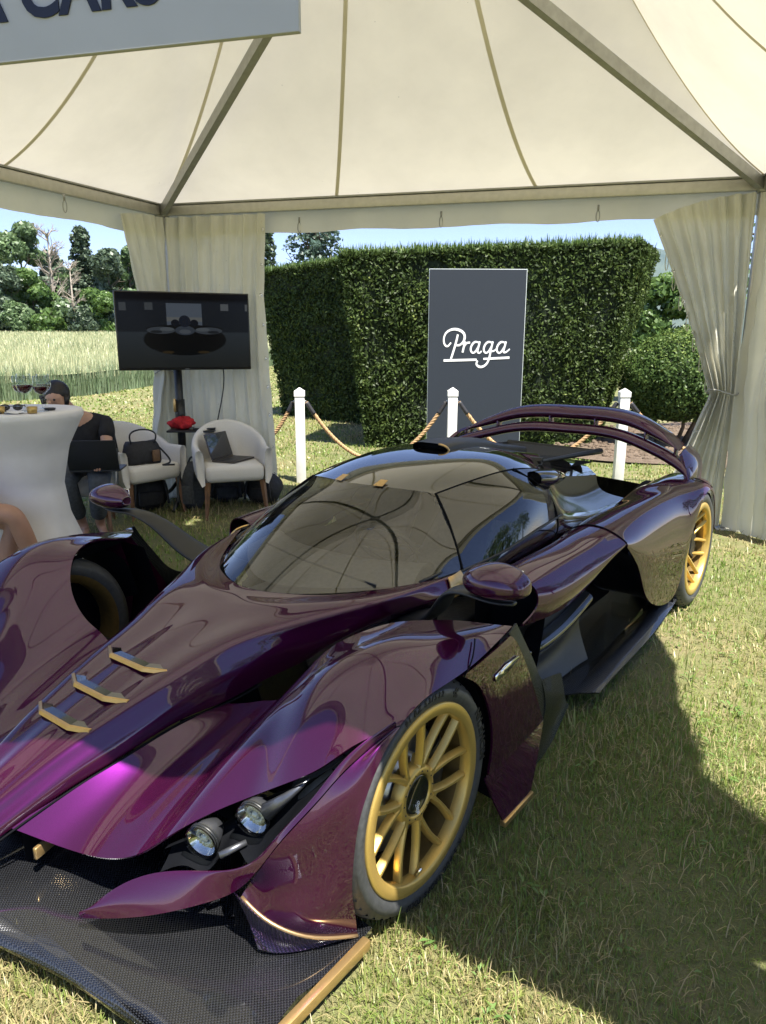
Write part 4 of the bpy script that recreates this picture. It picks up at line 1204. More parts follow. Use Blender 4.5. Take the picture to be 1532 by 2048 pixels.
two('front_arch_liner', [[(.30, .70, .40), (.285, .985, .44)], [(.17, .72, .54), (.16, .98, .56)], [(0, .72, .67), (0, .985, .60)], [(-.17, .78, .66), (-.17, .985, .60)], [(-.30, .78, .58), (-.29, .985, .50)], [(-.36, .78, .4), (-.345, .985, .33)]], 'void_black', 16, 5, (0, 0, -1), 0)
patch('rear_bulkhead', full([[(-3.30, 0, .62), (-3.30, .45, .60), (-3.30, .92, .55)], [(-3.38, 0, .4), (-3.36, .5, .4), (-3.30, .93, .38)], [(-3.30, 0, .2), (-3.28, .5, .2), (-3.2, .9, .25)]]), 'gloss_black', car, 10, 15, (-1, 0, 0), 0)
for s in (1, -1):   # shut line over the pod
    g_ = spl([(-1.703, s * .62, .605), (-1.703, s * .70, .672), (-1.703, s * .805, .6845), (-1.703, s * .892, .6545), (-1.703, s * .930, .629)], 24)
    MB().tube(g_, .0035, 6).build('panel_seam', 'void_black', car)
    g_ = spl([(-3.02, s * .66, .67), (-3.02, s * .835, .7235), (-3.02, s * .936, .7055), (-3.04, s * .976, .676)], 20)
    MB().tube(g_, .003, 6).build('panel_seam', 'void_black', car)

# --- cabin
ws = [
    [(-.305, 0, .612), (-.365, .19, .613), (-.515, .365, .619), (-.69, .495, .627), (-.885, .562, .640)],
    [(-.50, 0, .728), (-.545, .168, .727), (-.655, .33, .720), (-.785, .448, .713), (-.915, .522, .712)],
    [(-.71, 0, .828), (-.74, .142, .826), (-.81, .280, .817), (-.89, .385, .802), (-.968, .448, .786)],
    [(-.945, 0, .906), (-.955, .09, .905), (-.98, .18, .902), (-1.01, .265, .897), (-1.04, .335, .889)]]
Gw = surf_grid(full(ws), 40, 61)
grid_obj('windscreen', Gw, 'car_glass', car, (1, 0, 1), 0)
roof = [
    ws[3],
    [(-1.20, 0, .957), (-1.205, .10, .956), (-1.21, .20, .950), (-1.22, .29, .935), (-1.23, .365, .908)],
    [(-1.50, 0, .992), (-1.50, .11, .990), (-1.50, .22, .980), (-1.50, .31, .958), (-1.50, .392, .922)],
    [(-1.80, 0, .985), (-1.80, .12, .980), (-1.80, .23, .965), (-1.80, .32, .938), (-1.80, .395, .898)],
    [(-2.10, 0, .935), (-2.10, .11, .928), (-2.10, .21, .908), (-2.10, .30, .872), (-2.10, .375, .825)],
    [(-2.50, 0, .865), (-2.50, .10, .860), (-2.50, .20, .840), (-2.50, .28, .800), (-2.50, .345, .750)],
    [(-2.95, 0, .780), (-2.95, .09, .777), (-2.95, .18, .765), (-2.95, .25, .735), (-2.95, .31, .690)]]
patch('roof_panel', full(roof), 'gloss_black', car, 70, 61, (0, 0, 1), .004)
sw = [
    [(-1.046, .338, .887), (-.974, .452, .785), (-.892, .566, .640)],
    [(-1.23, .367, .907), (-1.19, .528, .802), (-1.12, .604, .662)],
    [(-1.50, .394, .921), (-1.45, .555, .818), (-1.36, .616, .688)],
    [(-1.70, .398, .909), (-1.66, .540, .808), (-1.58, .608, .700)]]
two('side_window', sw, 'side_glass', 30, 24, (0, 1, 0), 0)
sb = [sw[3],
    [(-1.90, .392, .880), (-1.86, .495, .790), (-1.80, .575, .690)],
    [(-2.10, .376, .824), (-2.08, .425, .720), (-2.02, .535, .650)],
    [(-2.50, .346, .749), (-2.48, .380, .640), (-2.40, .510, .590)],
    [(-2.95, .311, .689), (-2.95, .350, .600), (-2.95, .500, .565)]]
two('engine_cover_side', sb, 'deck_black', 44, 20, (0, 1, .3), 0)
belt = [(-.80, .577, .642), sw[0][2], sw[1][2], sw[2][2], sw[3][2], sb[1][2], sb[2][2], sb[3][2], sb[4][2]]
valley = [(-.78, .600, .57), (-.92, .605, .545), (-1.13, .606, .556), (-1.40, .613, .543), (-1.60, .612, .585), (-1.82, .595, .598), (-2.04, .568, .585), (-2.40, .55, .558), (-2.95, .55, .553)]
two('door_lower', [[b, mid(b, v, .5, (0, .012, 0)), v] for b, v in zip(belt, valley)], 'gloss_black', 70, 12, (0, 1, .2), 0)
for s in (1, -1):
    def seam(pts, r=.0045, m='void_black', nm='panel_seam'):
        MB().tube([(p[0], s * p[1], p[2]) for p in spl(pts, 24)], r, 6).build(nm, m, car)
    seam([(p[0], p[1] + .001, p[2] + .002) for p in sw[0]], .0055)
    seam([(p[0], p[1], p[2] + .001) for p in [w[0] for w in sw] + [sb[1][0]]], .003)
    seam([(-1.62, .40, .921), (-1.72, .50, .83), (-1.74, .56, .75), (-1.68, .612, .66), (-1.64, .615, .60)], .004)
    seam([(p[0], p[1] + .004, p[2]) for p in belt[:6]], .005, 'satin_black', 'window_seal')
    # gold tab at the foot of the pillar
    G_ = surf_grid([[(-.765, .580, .648), (-.80, .585, .652), (-.85, .582, .655)], [(-.748, .604, .615), (-.79, .610, .62), (-.84, .612, .62)], [(-.735, .600, .575), (-.775, .608, .575), (-.82, .610, .575)]], 8, 8)
    grid_obj('pillar_tab', G_, 'gold_trim', car, (0, 1, .4), .006, mirror=s < 0)
    # roof tabs
    G_ = surf_grid([[(-.945, .088, .9075), (-.955, .13, .9065)], [(-1.0, .090, .9255), (-1.003, .124, .9245)]], 5, 5) + np.array([0, 0, .001])
    grid_obj('roof_tab', G_, 'gold_trim', car, (0, 0, 1), .002, mirror=s < 0)
    # ear intake
    MB().tube([(-1.72, s * .455, .865), (-1.80, s * .470, .855), (-1.95, s * .45, .84), (-2.2, s * .40, .80)], [(.050, .034), (.058, .042), (.055, .040), (.02, .02)], 16, False).build('ear_intake', 'gloss_black', car)
    MB().tube([(-1.73, s * .456, .864), (-1.76, s * .46, .86)], [(.040, .026)] * 2, 16).build('ear_intake_mouth', 'void_black', car)
    MB().tube([(-.70, s * .50, .6295), (-.745, s * .518, .640), (-.80, s * .532, .650)], [.008, .007, .004], 6).build('wiper_base', 'satin_black', car)
MB().tube([(-.56, .40, .634), (-.50, .10, .690), (-.52, -.12, .716)], .0045, 6).build('wiper_arm', 'satin_black', car)
# snorkel
sn = [(-1.53, .108, .985, 1.022), (-1.60, .112, .985, 1.028), (-1.75, .100, .98, 1.020), (-1.95, .075, .94, 1.0), (-2.2, .045, .88, .945), (-2.55, .022, .83, .885)]
vs = []; fs = []; NS = 14
for (x, w, z0, z1) in sn:
    for k in range(NS):
        t = math.pi * k / (NS - 1)
        vs.append((x + .03 * math.sin(t) * (1 if x == sn[0][0] else 0), math.copysign(abs(math.cos(t)) ** .55, math.cos(t)) * w, z0 - .02 + (z1 - z0 + .02) * max(0, math.sin(t)) ** .5))
for i in range(len(sn) - 1):
    for k in range(NS - 1):
        fs.append((i * NS + k, i * NS + k + 1, (i + 1) * NS + k + 1, (i + 1) * NS + k))
MB().add(vs, fs).build('roof_snorkel', 'satin_black', car)
MB().tube([Vector(v) + Vector((.004, 0, 0)) for v in vs[:6]], .006, 6).build('snorkel_trim', 'gold_trim', car)
MB().box((-1.56, 0, .998), (.02, .19, .030)).build('snorkel_mouth', 'void_black', car)
# engine grille: frame + crossed bars
gz = lambda x: .868 + (x + 2.3) * .045
MB().add([(-2.2, -.27, gz(-2.2)), (-2.2, .27, gz(-2.2)), (-2.95, .30, gz(-2.95)), (-2.95, -.30, gz(-2.95)), (-2.2, -.27, .80), (-2.2, .27, .80), (-2.95, .30, .77), (-2.95, -.30, .77)],
    [(4, 5, 6, 7)]).build('grille_base', 'void_black', car, False)
fr = MB()
for a, b in (((-2.18, -.29), (-2.18, .29)), ((-2.18, .29), (-2.97, .32)), ((-2.97, .32), (-2.97, -.32)), ((-2.97, -.32), (-2.18, -.29))):
    fr.tube([(a[0], a[1], gz(a[0])), (b[0], b[1], gz(b[0]))], (.007, .020), 6)
fr.build('grille_frame', 'satin_black', car, True, 40)
gb = MB()
for k in range(30):
    x = -2.2 - .75 * k / 29
    for sg in (1, -1):
        y0 = -.27 * sg; y1 = .27 * sg; x2 = x - .30
        f1 = 1.0 if x2 > -2.95 else (2.95 + x) / .30
        gb.tube([(x, y0, gz(x)), (x - .30 * f1, y0 + (y1 - y0) * f1, gz(x - .3 * f1))], .0028, 4, False)
gb.build('engine_grille', 'satin_black', car)
# interior
patch('dashboard', full([[(-.42, 0, .60), (-.5, .2, .60), (-.72, .45, .60)], [(-.62, 0, .650), (-.68, .2, .648), (-.84, .42, .64)], [(-.80, 0, .63), (-.82, .2, .625), (-.92, .42, .62)], [(-.84, 0, .45), (-.86, .2, .45), (-.95, .42, .45)]]), 'interior_dark', car, 20, 21, (0, 0, 1), 0)
for s in (1, -1):
    MB().tube([(-1.05, s * .21, .40), (-1.38, s * .21, .52), (-1.55, s * .21, .72), (-1.60, s * .21, .84)], [(.17, .06), (.17, .06), (.14, .06), (.09, .05)], 14).build('seat', 'interior_dark', car)
MB().box((-1.2, 0, .36), (1.3, 1.0, .04)).build('cabin_floor', 'interior_dark', car)
t = MB(); ring = [(-.88 + .05 * math.sin(a), .21 + .15 * math.cos(a), .68 + .09 * math.sin(a)) for a in np.linspace(0, 2 * math.pi, 25)]
t.tube(ring, .012, 6, False); t.box((-.88, .21, .68), (.03, .26, .03)); t.build('steering_wheel', 'satin_black', car)

# --- rear wing
arc = [(0, .925), (.2, .925), (.38, .908), (.55, .865), (.68, .825), (.78, .785), (.845, .745), (.868, .700)]
up = [(0, 1.035), (.2, 1.035), (.36, 1.022), (.48, .993), (.58, .957), (.67, .922), (.76, .880)]
def airfoil(path, x0, ch, th, camb, name, mat, sweep=.24, taper=0):
    rows = []; ch0, th0 = ch, th
    pr = spl([(0, y, z) for y, z in path], 26)
    for p in pr:
        y, z = p[1], p[2]
        xs = x0 + sweep * (y / .86) ** 2
        if taper:
            f_ = max(.06, 1 - (y / path[-1][0]) ** taper); ch = ch0 * (.45 + .55 * f_); th = th0 * f_
        r = []
        for (u, w) in [(1, 0), (.7, .35), (.35, .5), (.08, .32), (0, 0), (.08, -.25), (.35, -.35), (.7, -.2), (1, -.02)]:
            r.append((xs - ch * u, y, z + th * w + camb * u * u))
        rows.append(r)
    G = np.array(rows)
    G = spl(np.swapaxes(G, 0, 1), 40); G = np.swapaxes(G, 0, 1)
    Gf = np.concatenate([(G * np.array([1, -1, 1]))[:0:-1], G])
    return grid_obj(name, Gf, mat, wing, lambda: 0 if False else (0, 0, 1), 0) if False else mk(name, Gf.reshape(-1, 3), np.stack([np.arange(Gf.shape[0] * Gf.shape[1]).reshape(Gf.shape[:2])[:-1, :-1], np.arange(Gf.shape[0] * Gf.shape[1]).reshape(Gf.shape[:2])[1:, :-1], np.arange(Gf.shape[0] * Gf.shape[1]).reshape(Gf.shape[:2])[1:, 1:], np.arange(Gf.shape[0] * Gf.shape[1]).reshape(Gf.shape[:2])[:-1, 1:]], -1).reshape(-1, 4), mat, wing)
wing = bpy.data.objects.new('rear_wing', None); link(wing, car)
airfoil(arc, -3.17, .17, .075, .02, 'lower_element', PP)
airfoil([(y, z - .014) for y, z in up], -3.26, .24, .105, .03, 'upper_element', PP, taper=5)
for s in (1, -1):
    for y in (.16, .52, .73):
        z = np.interp(y, [a[0] for a in arc], [a[1] for a in arc])
        MB().box((-3.30 + .24 * (y / .86) ** 2, s * y, z + .045), (.07, .010, .075), 0, 0, .003).build('wing_bracket', PP, wing)
    G_ = surf_grid([[(-2.93, .862, .700), (-3.05, .874, .708), (-3.22, .868, .690)], [(-2.94, .852, .750), (-3.07, .866, .765), (-3.26, .855, .775)], [(-2.98, .825, .805), (-3.11, .834, .826), (-3.29, .820, .835)], [(-3.04, .785, .862), (-3.15, .782, .884), (-3.28, .770, .886)]], 16, 14)
    grid_obj('wing_support', G_, PP, wing, (0, 1, 0), .02, mirror=s < 0)

# --- mirrors
def mirror(s):
    secs = [(.868, .030, .018, -.405, .806), (.885, .060, .034, -.405, .808), (.92, .085, .049, -.402, .813), (.97, .098, .055, -.40, .819), (1.02, .094, .050, -.40, .820), (1.058, .072, .036, -.402, .815), (1.078, .035, .018, -.405, .808)]
    vs = []; fs = []; n = 20
    for (y, rx, rz, x, z) in secs:
        for k in range(n):
            t = 2 * math.pi * k / n
            cx_ = math.cos(t); cz_ = math.sin(t)
            vs.append((x + (rx if cx_ > 0 else rx * .45) * cx_, s * y, z + rz * math.copysign(abs(cz_) ** .85, cz_)))
    for i in range(len(secs) - 1):
        for k in range(n):
            k2 = (k + 1) % n
            fs.append((i * n + k, i * n + k2, (i + 1) * n + k2, (i + 1) * n + k))
    fs.append(tuple(range(n))); fs.append(tuple((len(secs) - 1) * n + k for k in range(n)))
    o = MB().add(vs, fs).build('wing_mirror', PP, car)
    sm = o.modifiers.new('s', 'SUBSURF'); sm.levels = 1; sm.render_levels = 2
    MB().box((-.4385, s * .972, .818), (.006, .13, .060), 0, 0, .003).build('mirror_glass', 'chrome', o)
    st = spl([(-.66, s * .44, .50), (-.60, s * .58, .545), (-.54, s * .68, .615), (-.475, s * .76, .705), (-.42, s * .86, .755), (-.40, s * .96, .752), (-.39, s * 1.035, .760)], 26)
    rr = [(np.interp(i, [0, 6, 14, 20, 25], [.10, .075, .045, .036, .014]), np.interp(i, [0, 14, 25], [.02, .013, .006])) for i in range(26)]
    # blade: chord along x
    v2 = []; f2 = []; n2 = 14
    for i, p in enumerate(st):
        d = Vector(st[min(i + 1, 25)] - st[max(i - 1, 0)]).normalized(); ax = Vector((1, 0, 0)); bx = d.cross(ax).normalized(); ax = bx.cross(d).normalized()
        for k in range(n2):
            t = 2 * math.pi * k / n2
            v2.append(Vector(p) + ax * rr[i][0] * math.cos(t) + bx * rr[i][1] * math.sin(t))
    for i in range(25):
        for k in range(n2):
            k2 = (k + 1) % n2
            f2.append((i * n2 + k, i * n2 + k2, (i + 1) * n2 + k2, (i + 1) * n2 + k))
    f2.append(tuple(25 * n2 + k for k in range(n2)))
    MB().add(v2, f2).build('mirror_stalk', 'satin_black', o)
mirror(1); mirror(-1)

# --- headlights
def headlight(s):
    for (cx_, cy_, cz_, r) in ((.458, .645, .312, .041), (.380, .744, .374, .041)):
        d = Vector((.965, s * .20, -.14)).normalized()
        M = Matrix.Translation((cx_, s * cy_, cz_)) @ d.to_track_quat('Z', 'Y').to_matrix().to_4x4()
        h = MB().lathe([(0, -.06), (.022, -.058), (.034, -.034), (r - .002, -.014), (r, .0)], 28, M).build('headlight', 'lamp_metal', car)
        MB().lathe([(0, -.028), (.018, -.026), (.034, -.010), (.041, .004)], 28, M).build('reflector', 'chrome', h)
        q = MB()
        for k in range(16):
            a = 2 * math.pi * k / 16
            q.box(M @ Vector((.021 * math.cos(a), .021 * math.sin(a), -.013)), (.009, .009, .012), a)
        q.ball(M @ Vector((0, 0, -.014)), .012, 10, 6)
        q.build('lamp_cells', 'lamp_yellow', h)
        MB().lathe([(r + .001, -.016), (r + .002, .010), (.040, .017), (.022, .021), (0, .022)], 28, M).build('lens', 'lens_glass', h)
        MB().lathe([(r + .0005, -.012), (r + .002, -.011), (r + .002, -.005), (r + .0005, -.004)], 28, M, True).build('bezel', 'satin_black', h)
    b = MB()
    b.tube([(.452, s * .70, .293), (.425, s * .715, .300), (.395, s * .735, .312)], [.009, .009, .007], 10)
    b.build('lamp_bracket', 'lamp_metal', car); b = MB()
    b.tube([(.362, s * .772, .392), (.335, s * .815, .435), (.30, s * .86, .485)], [.022, .012, .003], 10)
    b.build('lamp_housing', 'lamp_metal', car)
headlight(1); headlight(-1)
# little sensor lamp hung under the nose: gap strake handled above

# --- wheels
def wheel(name_loc, rr, tr, width, s, dish):
    w = bpy.data.objects.new('wheel', None); link(w, car); w.location = name_loc
    if s < 0: w.rotation_euler = (0, 0, math.pi)
    # local: axis = +y is the outer face ; outer plane at y=0 (tyre bulge), inboard negative
    M = Matrix.Rotation(R(-90), 4, 'X')   # lathe z -> +y
    sw_ = width
    prof = [(rr - .012, -sw_ + .01), (rr + .004, -sw_ + .002), (rr + .03, -sw_ - .004), (tr - .03, -sw_ + .002), (tr - .010, -sw_ + .016), (tr, -sw_ + .04), (tr + .001, -sw_ / 2), (tr, -.040), (tr - .008, -.018), (tr - .026, -.004), (rr + .04, .003), (rr + .02, .002), (rr + .006, -.004), (rr - .004, -.012)]
    MB().lathe(prof, 72, M).build('tyre', 'tyre_rubber', w)
    # tread grooves: dark sipes on the shoulder
    g = MB()
    for k in range(46):
        a = 2 * math.pi * k / 46
        ca, sa = math.cos(a), math.sin(a); ca2, sa2 = math.cos(a + .07), math.sin(a + .07)
        g.tube([((tr - .012) * ca, -.012, (tr - .012) * sa), ((tr + .0005) * math.cos(a + .02), -.045, (tr + .0005) * math.sin(a + .02)), ((tr + .0012) * ca2, -.10, (tr + .0012) * sa2)], .0024, 4)
    g.build('tread_groove', 'void_black', w)
    # sidewall lettering
    def arc_text(txt, a0, rad, size, bold):
        L = len(txt); a = a0
        for ch in txt:
            if ch == '#':
                mbx = MB()
                for q in range(3):
                    for p_ in range(4):
                        if (p_ + q) % 2 == 0:
                            aa = a - p_ * .022; r2 = rad + q * .0085
                            ca, sa = math.cos(aa), math.sin(aa)
                            mbx.box((r2 * ca, .0035, r2 * sa), (.0075, .0015, .0075), 0, 0)
                let.append((mbx.v, mbx.f)); a -= .10; continue
            adv = {'I': .30, '/': .45, ' ': .4, '1': .55}.get(ch, .72) * size / rad
            if ch != ' ':
                Mx = Matrix.Rotation(-(a - adv / 2) + math.pi / 2 + 0, 4, 'Y') @ Matrix.Translation((0, .0036, rad)) @ Matrix.Rotation(R(90), 4, 'X') @ Matrix.Rotation(R(180), 4, 'Y')
                # keep readable from outside (+y)
                me = fmesh('letter', ch, size, 'tyre_letter', False, .0016, bold, .0, Mx)
                let.append(([v.co[:] for v in me.vertices], [list(p.vertices) for p in me.polygons]))
                bpy.data.meshes.remove(me)
            a -= adv
    let = []
    if s > 0 and dish < .05:
        lw = tr - rr
        arc_text('MICHELIN', R(185), rr + lw * .33, .036, .0012)
        arc_text('#', R(118), rr + lw * .34, .02, 0)
        arc_text('235/35 ZR 19', R(104), rr + lw * .36, .024, .0003)
        arc_text('PILOT SPORT CUP 2 R', R(-70), rr + lw * .42, .024, .0003)
        mb = MB()
        for v_, f_ in let: mb.add(v_, f_)
        mb.build('tyre_lettering', 'tyre_letter', w, False)['kind'] = 'stuff'
    # rim barrel and flange
    MB().lathe([(rr + .004, -.010), (rr + .004, -.002), (rr, .0015), (rr - .026, .001), (rr - .030, -.004), (rr - .031, -.034)], 72, M).build('rim_flange', 'gold_paint', w)
    MB().lathe([(rr - .031, -.034), (rr - .034, -.06), (rr - .034, -sw_ + .01), (rr, -sw_ + .004)], 64, M).build('rim_barrel', 'rim_inner', w)
    # seven split spokes
    sp = MB()
    ri = rr - .027
    yo = -.012; yh = -dish
    hub_r = .070
    def bar(p0, p1, p2, w0, w1, w2, d0, d1):
        # faceted spoke with bevelled top
        pts = spl([p0, p1, p2], 9); ws_ = np.interp(np.linspace(0, 1, 9), [0, .5, 1], [w0, w1, w2]); ds = np.linspace(d0, d1, 9)
        vs = []; fs = []
        for i in range(9):
            d = pts[min(i + 1, 8)] - pts[max(i - 1, 0)]; d = np.array([d[0], 0, d[2]]); d /= np.linalg.norm(d)
            n_ = np.array([-d[2], 0, d[0]]); h = ws_[i] / 2; c = pts[i]
            vs += [c - n_ * (h + .004) + (0, -ds[i], 0), c - n_ * h + (0, -.004, 0), c - n_ * (h - .003), c + n_ * (h - .003), c + n_ * h + (0, -.004, 0), c + n_ * (h + .004) + (0, -ds[i], 0)]
        for i in range(8):
            for j in range(5):
                fs.append((i * 6 + j, i * 6 + j + 1, (i + 1) * 6 + j + 1, (i + 1) * 6 + j))
            fs.append((i * 6 + 5, i * 6, (i + 1) * 6, (i + 1) * 6 + 5))
        fs.append(tuple(range(6))); fs.append(tuple(48 + j for j in range(6))[::-1])
        sp.add(vs, fs)
    for k in range(7):
        a = R(3 + 360 / 7 * k + (0 if dish < .05 else 8))
        for sg in (1, -1):
            a1 = a + sg * R(6.5); a2 = a + sg * R(11.2)
            P = lambda an, r, y: (r * math.cos(an), y, r * math.sin(an))
            bar(P(a + sg * R(3.5), hub_r + .014, yh * .9 + yo * .1), P(a + sg * R(10.8), (hub_r + ri) * .5 + .008, yh * .5 + yo * .5), P(a + sg * R(16.4), ri + .004, yo), .015, .0125, .0150, .020, .020)
        # web where the pair joins
        P = lambda an, r, y: (r * math.cos(an), y, r * math.sin(an))
        bar(P(a, hub_r - .012, yh - .001), P(a, hub_r + .016, yh * .92 - .002), P(a, hub_r + .036, yh * .8 + yo * .2 - .004), .036, .026, .020, .03, .03)
    sp.build('rim_spokes', 'gold_paint', w, True, 35)
    MB().lathe([(.086, yh - .03), (.080, yh - .006), (.072, yh + .002), (.060, yh + .003), (.056, yh - .004), (.056, yh - .03)], 40, M).build('hub_ring', 'gold_paint', w)
    if dish < .05:
        MB().lathe([(.054, yh - .012), (.054, yh - .001), (.049, yh + .001), (.046, yh - .002), (0, yh - .002)], 36, M).build('centre_cap', 'gloss_black', w)
        b = MB()
        for k in range(14):
            a = 2 * math.pi * k / 14
            b.ball((.066 * math.cos(a), yh + .002, .066 * math.sin(a)), .0028, 6, 4)
        b.build('hub_dimples', 'satin_black', w)['kind'] = 'stuff'
        ribbon_strokes('cap_script', PRAGA, 'white_letter', w, Matrix.Translation((.012, yh + .0005, -.022)) @ Matrix.Rotation(R(90), 4, 'X') @ Matrix.Rotation(R(180), 4, 'Y') @ Matrix.Rotation(R(-75), 4, 'Z') @ Matrix.Scale(.0165, 4), .05)
        MB().tube([((rr - .035) * math.cos(R(-81)), -.010, (rr - .035) * math.sin(R(-81))), ((rr - .062) * math.cos(R(-81)), .004, (rr - .062) * math.sin(R(-81)))], [.006, .0045], 8).build('valve', 'chrome', w)
    else:
        MB().lathe([(.062, yh - .02), (.056, yh + .012), (.046, yh + .020), (.030, yh + .022), (0, yh + .020)], 32, M).build('centre_cap', 'gold_paint', w)
    MB().lathe([(0, -.12), (.175, -.12), (.178, -.108), (.175, -.096), (.10, -.096), (.095, -.07), (0, -.07)], 48, M).build('brake_disc', 'brake_steel', w)
    cal = MB(); G_ = []
    for a in np.linspace(R(150), R(215), 9):
        G_.append([(.10 * math.cos(a), -.065, .10 * math.sin(a)), (.185 * math.cos(a), -.065, .185 * math.sin(a)), (.195 * math.cos(a), -.12, .195 * math.sin(a))])
    grid_obj('brake_caliper', surf_grid(G_, 12, 8), 'satin_black', w, (0, 1, 0), .02)
    MB().lathe([(0, -.135), (rr - .035, -.135)], 32, M).build('wheel_void', 'void_black', w)
    return w
wheel((0, 1.000, .3215), .2556, .3215, .225, 1, .030)
wheel((0, -1.000, .3215), .2556, .3215, .225, -1, .030)
wheel((-2.858, .977, .3436), .2656, .3436, .30, 1, .085)
wheel((-2.858, -.977, .3436), .2656, .3436, .30, -1, .085)
# suspension cover in the open channel
for s in (1, -1):
    MB().tube([(-.02, s * .26, .30), (-.03, s * .5, .335), (-.02, s * .74, .33)], [(.07, .025), (.06, .022), (.045, .02)], 12).build('suspension_fairing', 'carbon_satin', car)
    MB().tube([(.12, s * .26, .22), (.08, s * .5, .22), (.02, s * .76, .20)], [(.05, .015)] * 3, 10).build('suspension_arm', 'satin_black', car)
# ================================================================== things
def board():
    o = empty('display_board', (1.19, 9.50, 0), 0, 'tall dark grey display board with white script logo before the hedge', 'display board')
    w, h = 1.235, 2.39
    MB().box((0, .012, h / 2), (w, .024, h), R(.8), 0, .002).build('board_core', 'board_edge', o, True, 40)
    M0 = Matrix.Rotation(R(.8), 4, 'Z')
    f = MB(); f.box((0, -.0035, h / 2), (w - .012, .004, h - .012)); f.v = [tuple(M0 @ Vector(v)) for v in f.v]; f.build('board_face', 'board_face', o, False)
    sc = .86 / 2.56
    M = M0 @ Matrix.Translation((-.425, -.0060, 1.262)) @ Matrix.Rotation(R(90), 4, 'X') @ Matrix.Diagonal((sc, sc * 1.16, 1, 1))
    ribbon_strokes('script_logo', PRAGA, 'white_letter', o, M, .004)
    MB().box((0, .10, .03), (.9, .30, .05), 0, 0, .01).build('board_foot', 'satin_black', o, True, 40)
board()

# rope barrier
posts = [(-2.02, 7.72), (-.888, 7.70), (.744, 7.80), (2.57, 7.75), (4.35, 7.6)]
p0 = empty('barrier_post', (*posts[1], 0), R(4), 'white wooden rope post nearest the chair with laptop', 'post', 'white rope barrier posts')
MB().box((0, 0, .46), (.100, .100, .94), 0, 0, .004).build('post_shaft', 'white_post', p0, True, 40)
cp = MB(); s_ = .056
cp.add([(-s_, -s_, .932), (s_, -s_, .932), (s_, s_, .932), (-s_, s_, .932), (-s_, -s_, .985), (s_, -s_, .985), (s_, s_, .985), (-s_, s_, .985), (0, 0, 1.025)], [(3, 2, 1, 0), (0, 1, 5, 4), (1, 2, 6, 5), (2, 3, 7, 6), (3, 0, 4, 7), (4, 5, 8), (5, 6, 8), (6, 7, 8), (7, 4, 8)]).build('post_cap', 'white_post', p0, False)
for sx in (-1, 1):
    MB().tube([(sx * .048, 0, .875), (sx * .066, 0, .885), (sx * .072, 0, .870), (sx * .062, 0, .855), (sx * .048, 0, .86)], .004, 6).build('eye_hook', 'chrome', p0)
for i, lb in ((2, 'white wooden rope post in front of the dark display board'), (3, 'white wooden rope post behind the rear wing of the car'), (4, 'white wooden rope post hidden by the right tent curtain'), (0, 'white wooden rope post hidden by the left tent curtain')):
    c = copy_tree(p0); c.location = (*posts[i], 0); c['label'] = lb; c.rotation_euler = (0, 0, R(3 - 2 * i))
def rope(a, b, sag, label, za=.868, zb=.868):
    a = Vector((*a, za)); b = Vector((*b, zb)); d = (b - a); dn = Vector((d.x, d.y, 0)).normalized()
    a = a + dn * .072; b = b - dn * .072
    o = empty('barrier_rope', a.lerp(b, .5) - Vector((0, 0, a.z)), 0, label, 'rope', 'twisted natural ropes of the barrier')
    off = Vector(o.location)
    pts = []
    N_ = 150
    for k in range(N_ + 1):
        s = k / N_; p = a.lerp(b, s); p.z -= sag * (1 - (2 * s - 1) ** 2); pts.append(p - off)
    for st in range(3):    # three twisted strands
        q = []
        for k, p in enumerate(pts):
            t_ = (pts[min(k + 1, N_)] - pts[max(k - 1, 0)]).normalized(); s1 = t_.cross(Vector((0, 1, 0))).normalized(); s2 = t_.cross(s1)
            a_ = k * .82 + st * 2.094
            q.append(p + (s1 * math.cos(a_) + s2 * math.sin(a_)) * .0105)
        MB().tube(q, .0125, 6).build('rope_strand', 'rope_fibre', o)
    for e in (slice(0, 9), slice(N_ - 8, N_ + 1)):
        MB().tube(pts[e], .024, 10).build('rope_sleeve', 'rope_end', o)
rope(posts[1], posts[2], .62, 'sagging rope between the chair post and the display board post')
rope(posts[2], posts[3], .62, 'sagging rope from display board post to post behind rear wing')
rope(posts[0], posts[1], .50, 'sagging rope running left from the chair post behind the curtain')
rope(posts[3], posts[4], .52, 'sagging rope right of the rear wing post towards the curtain')

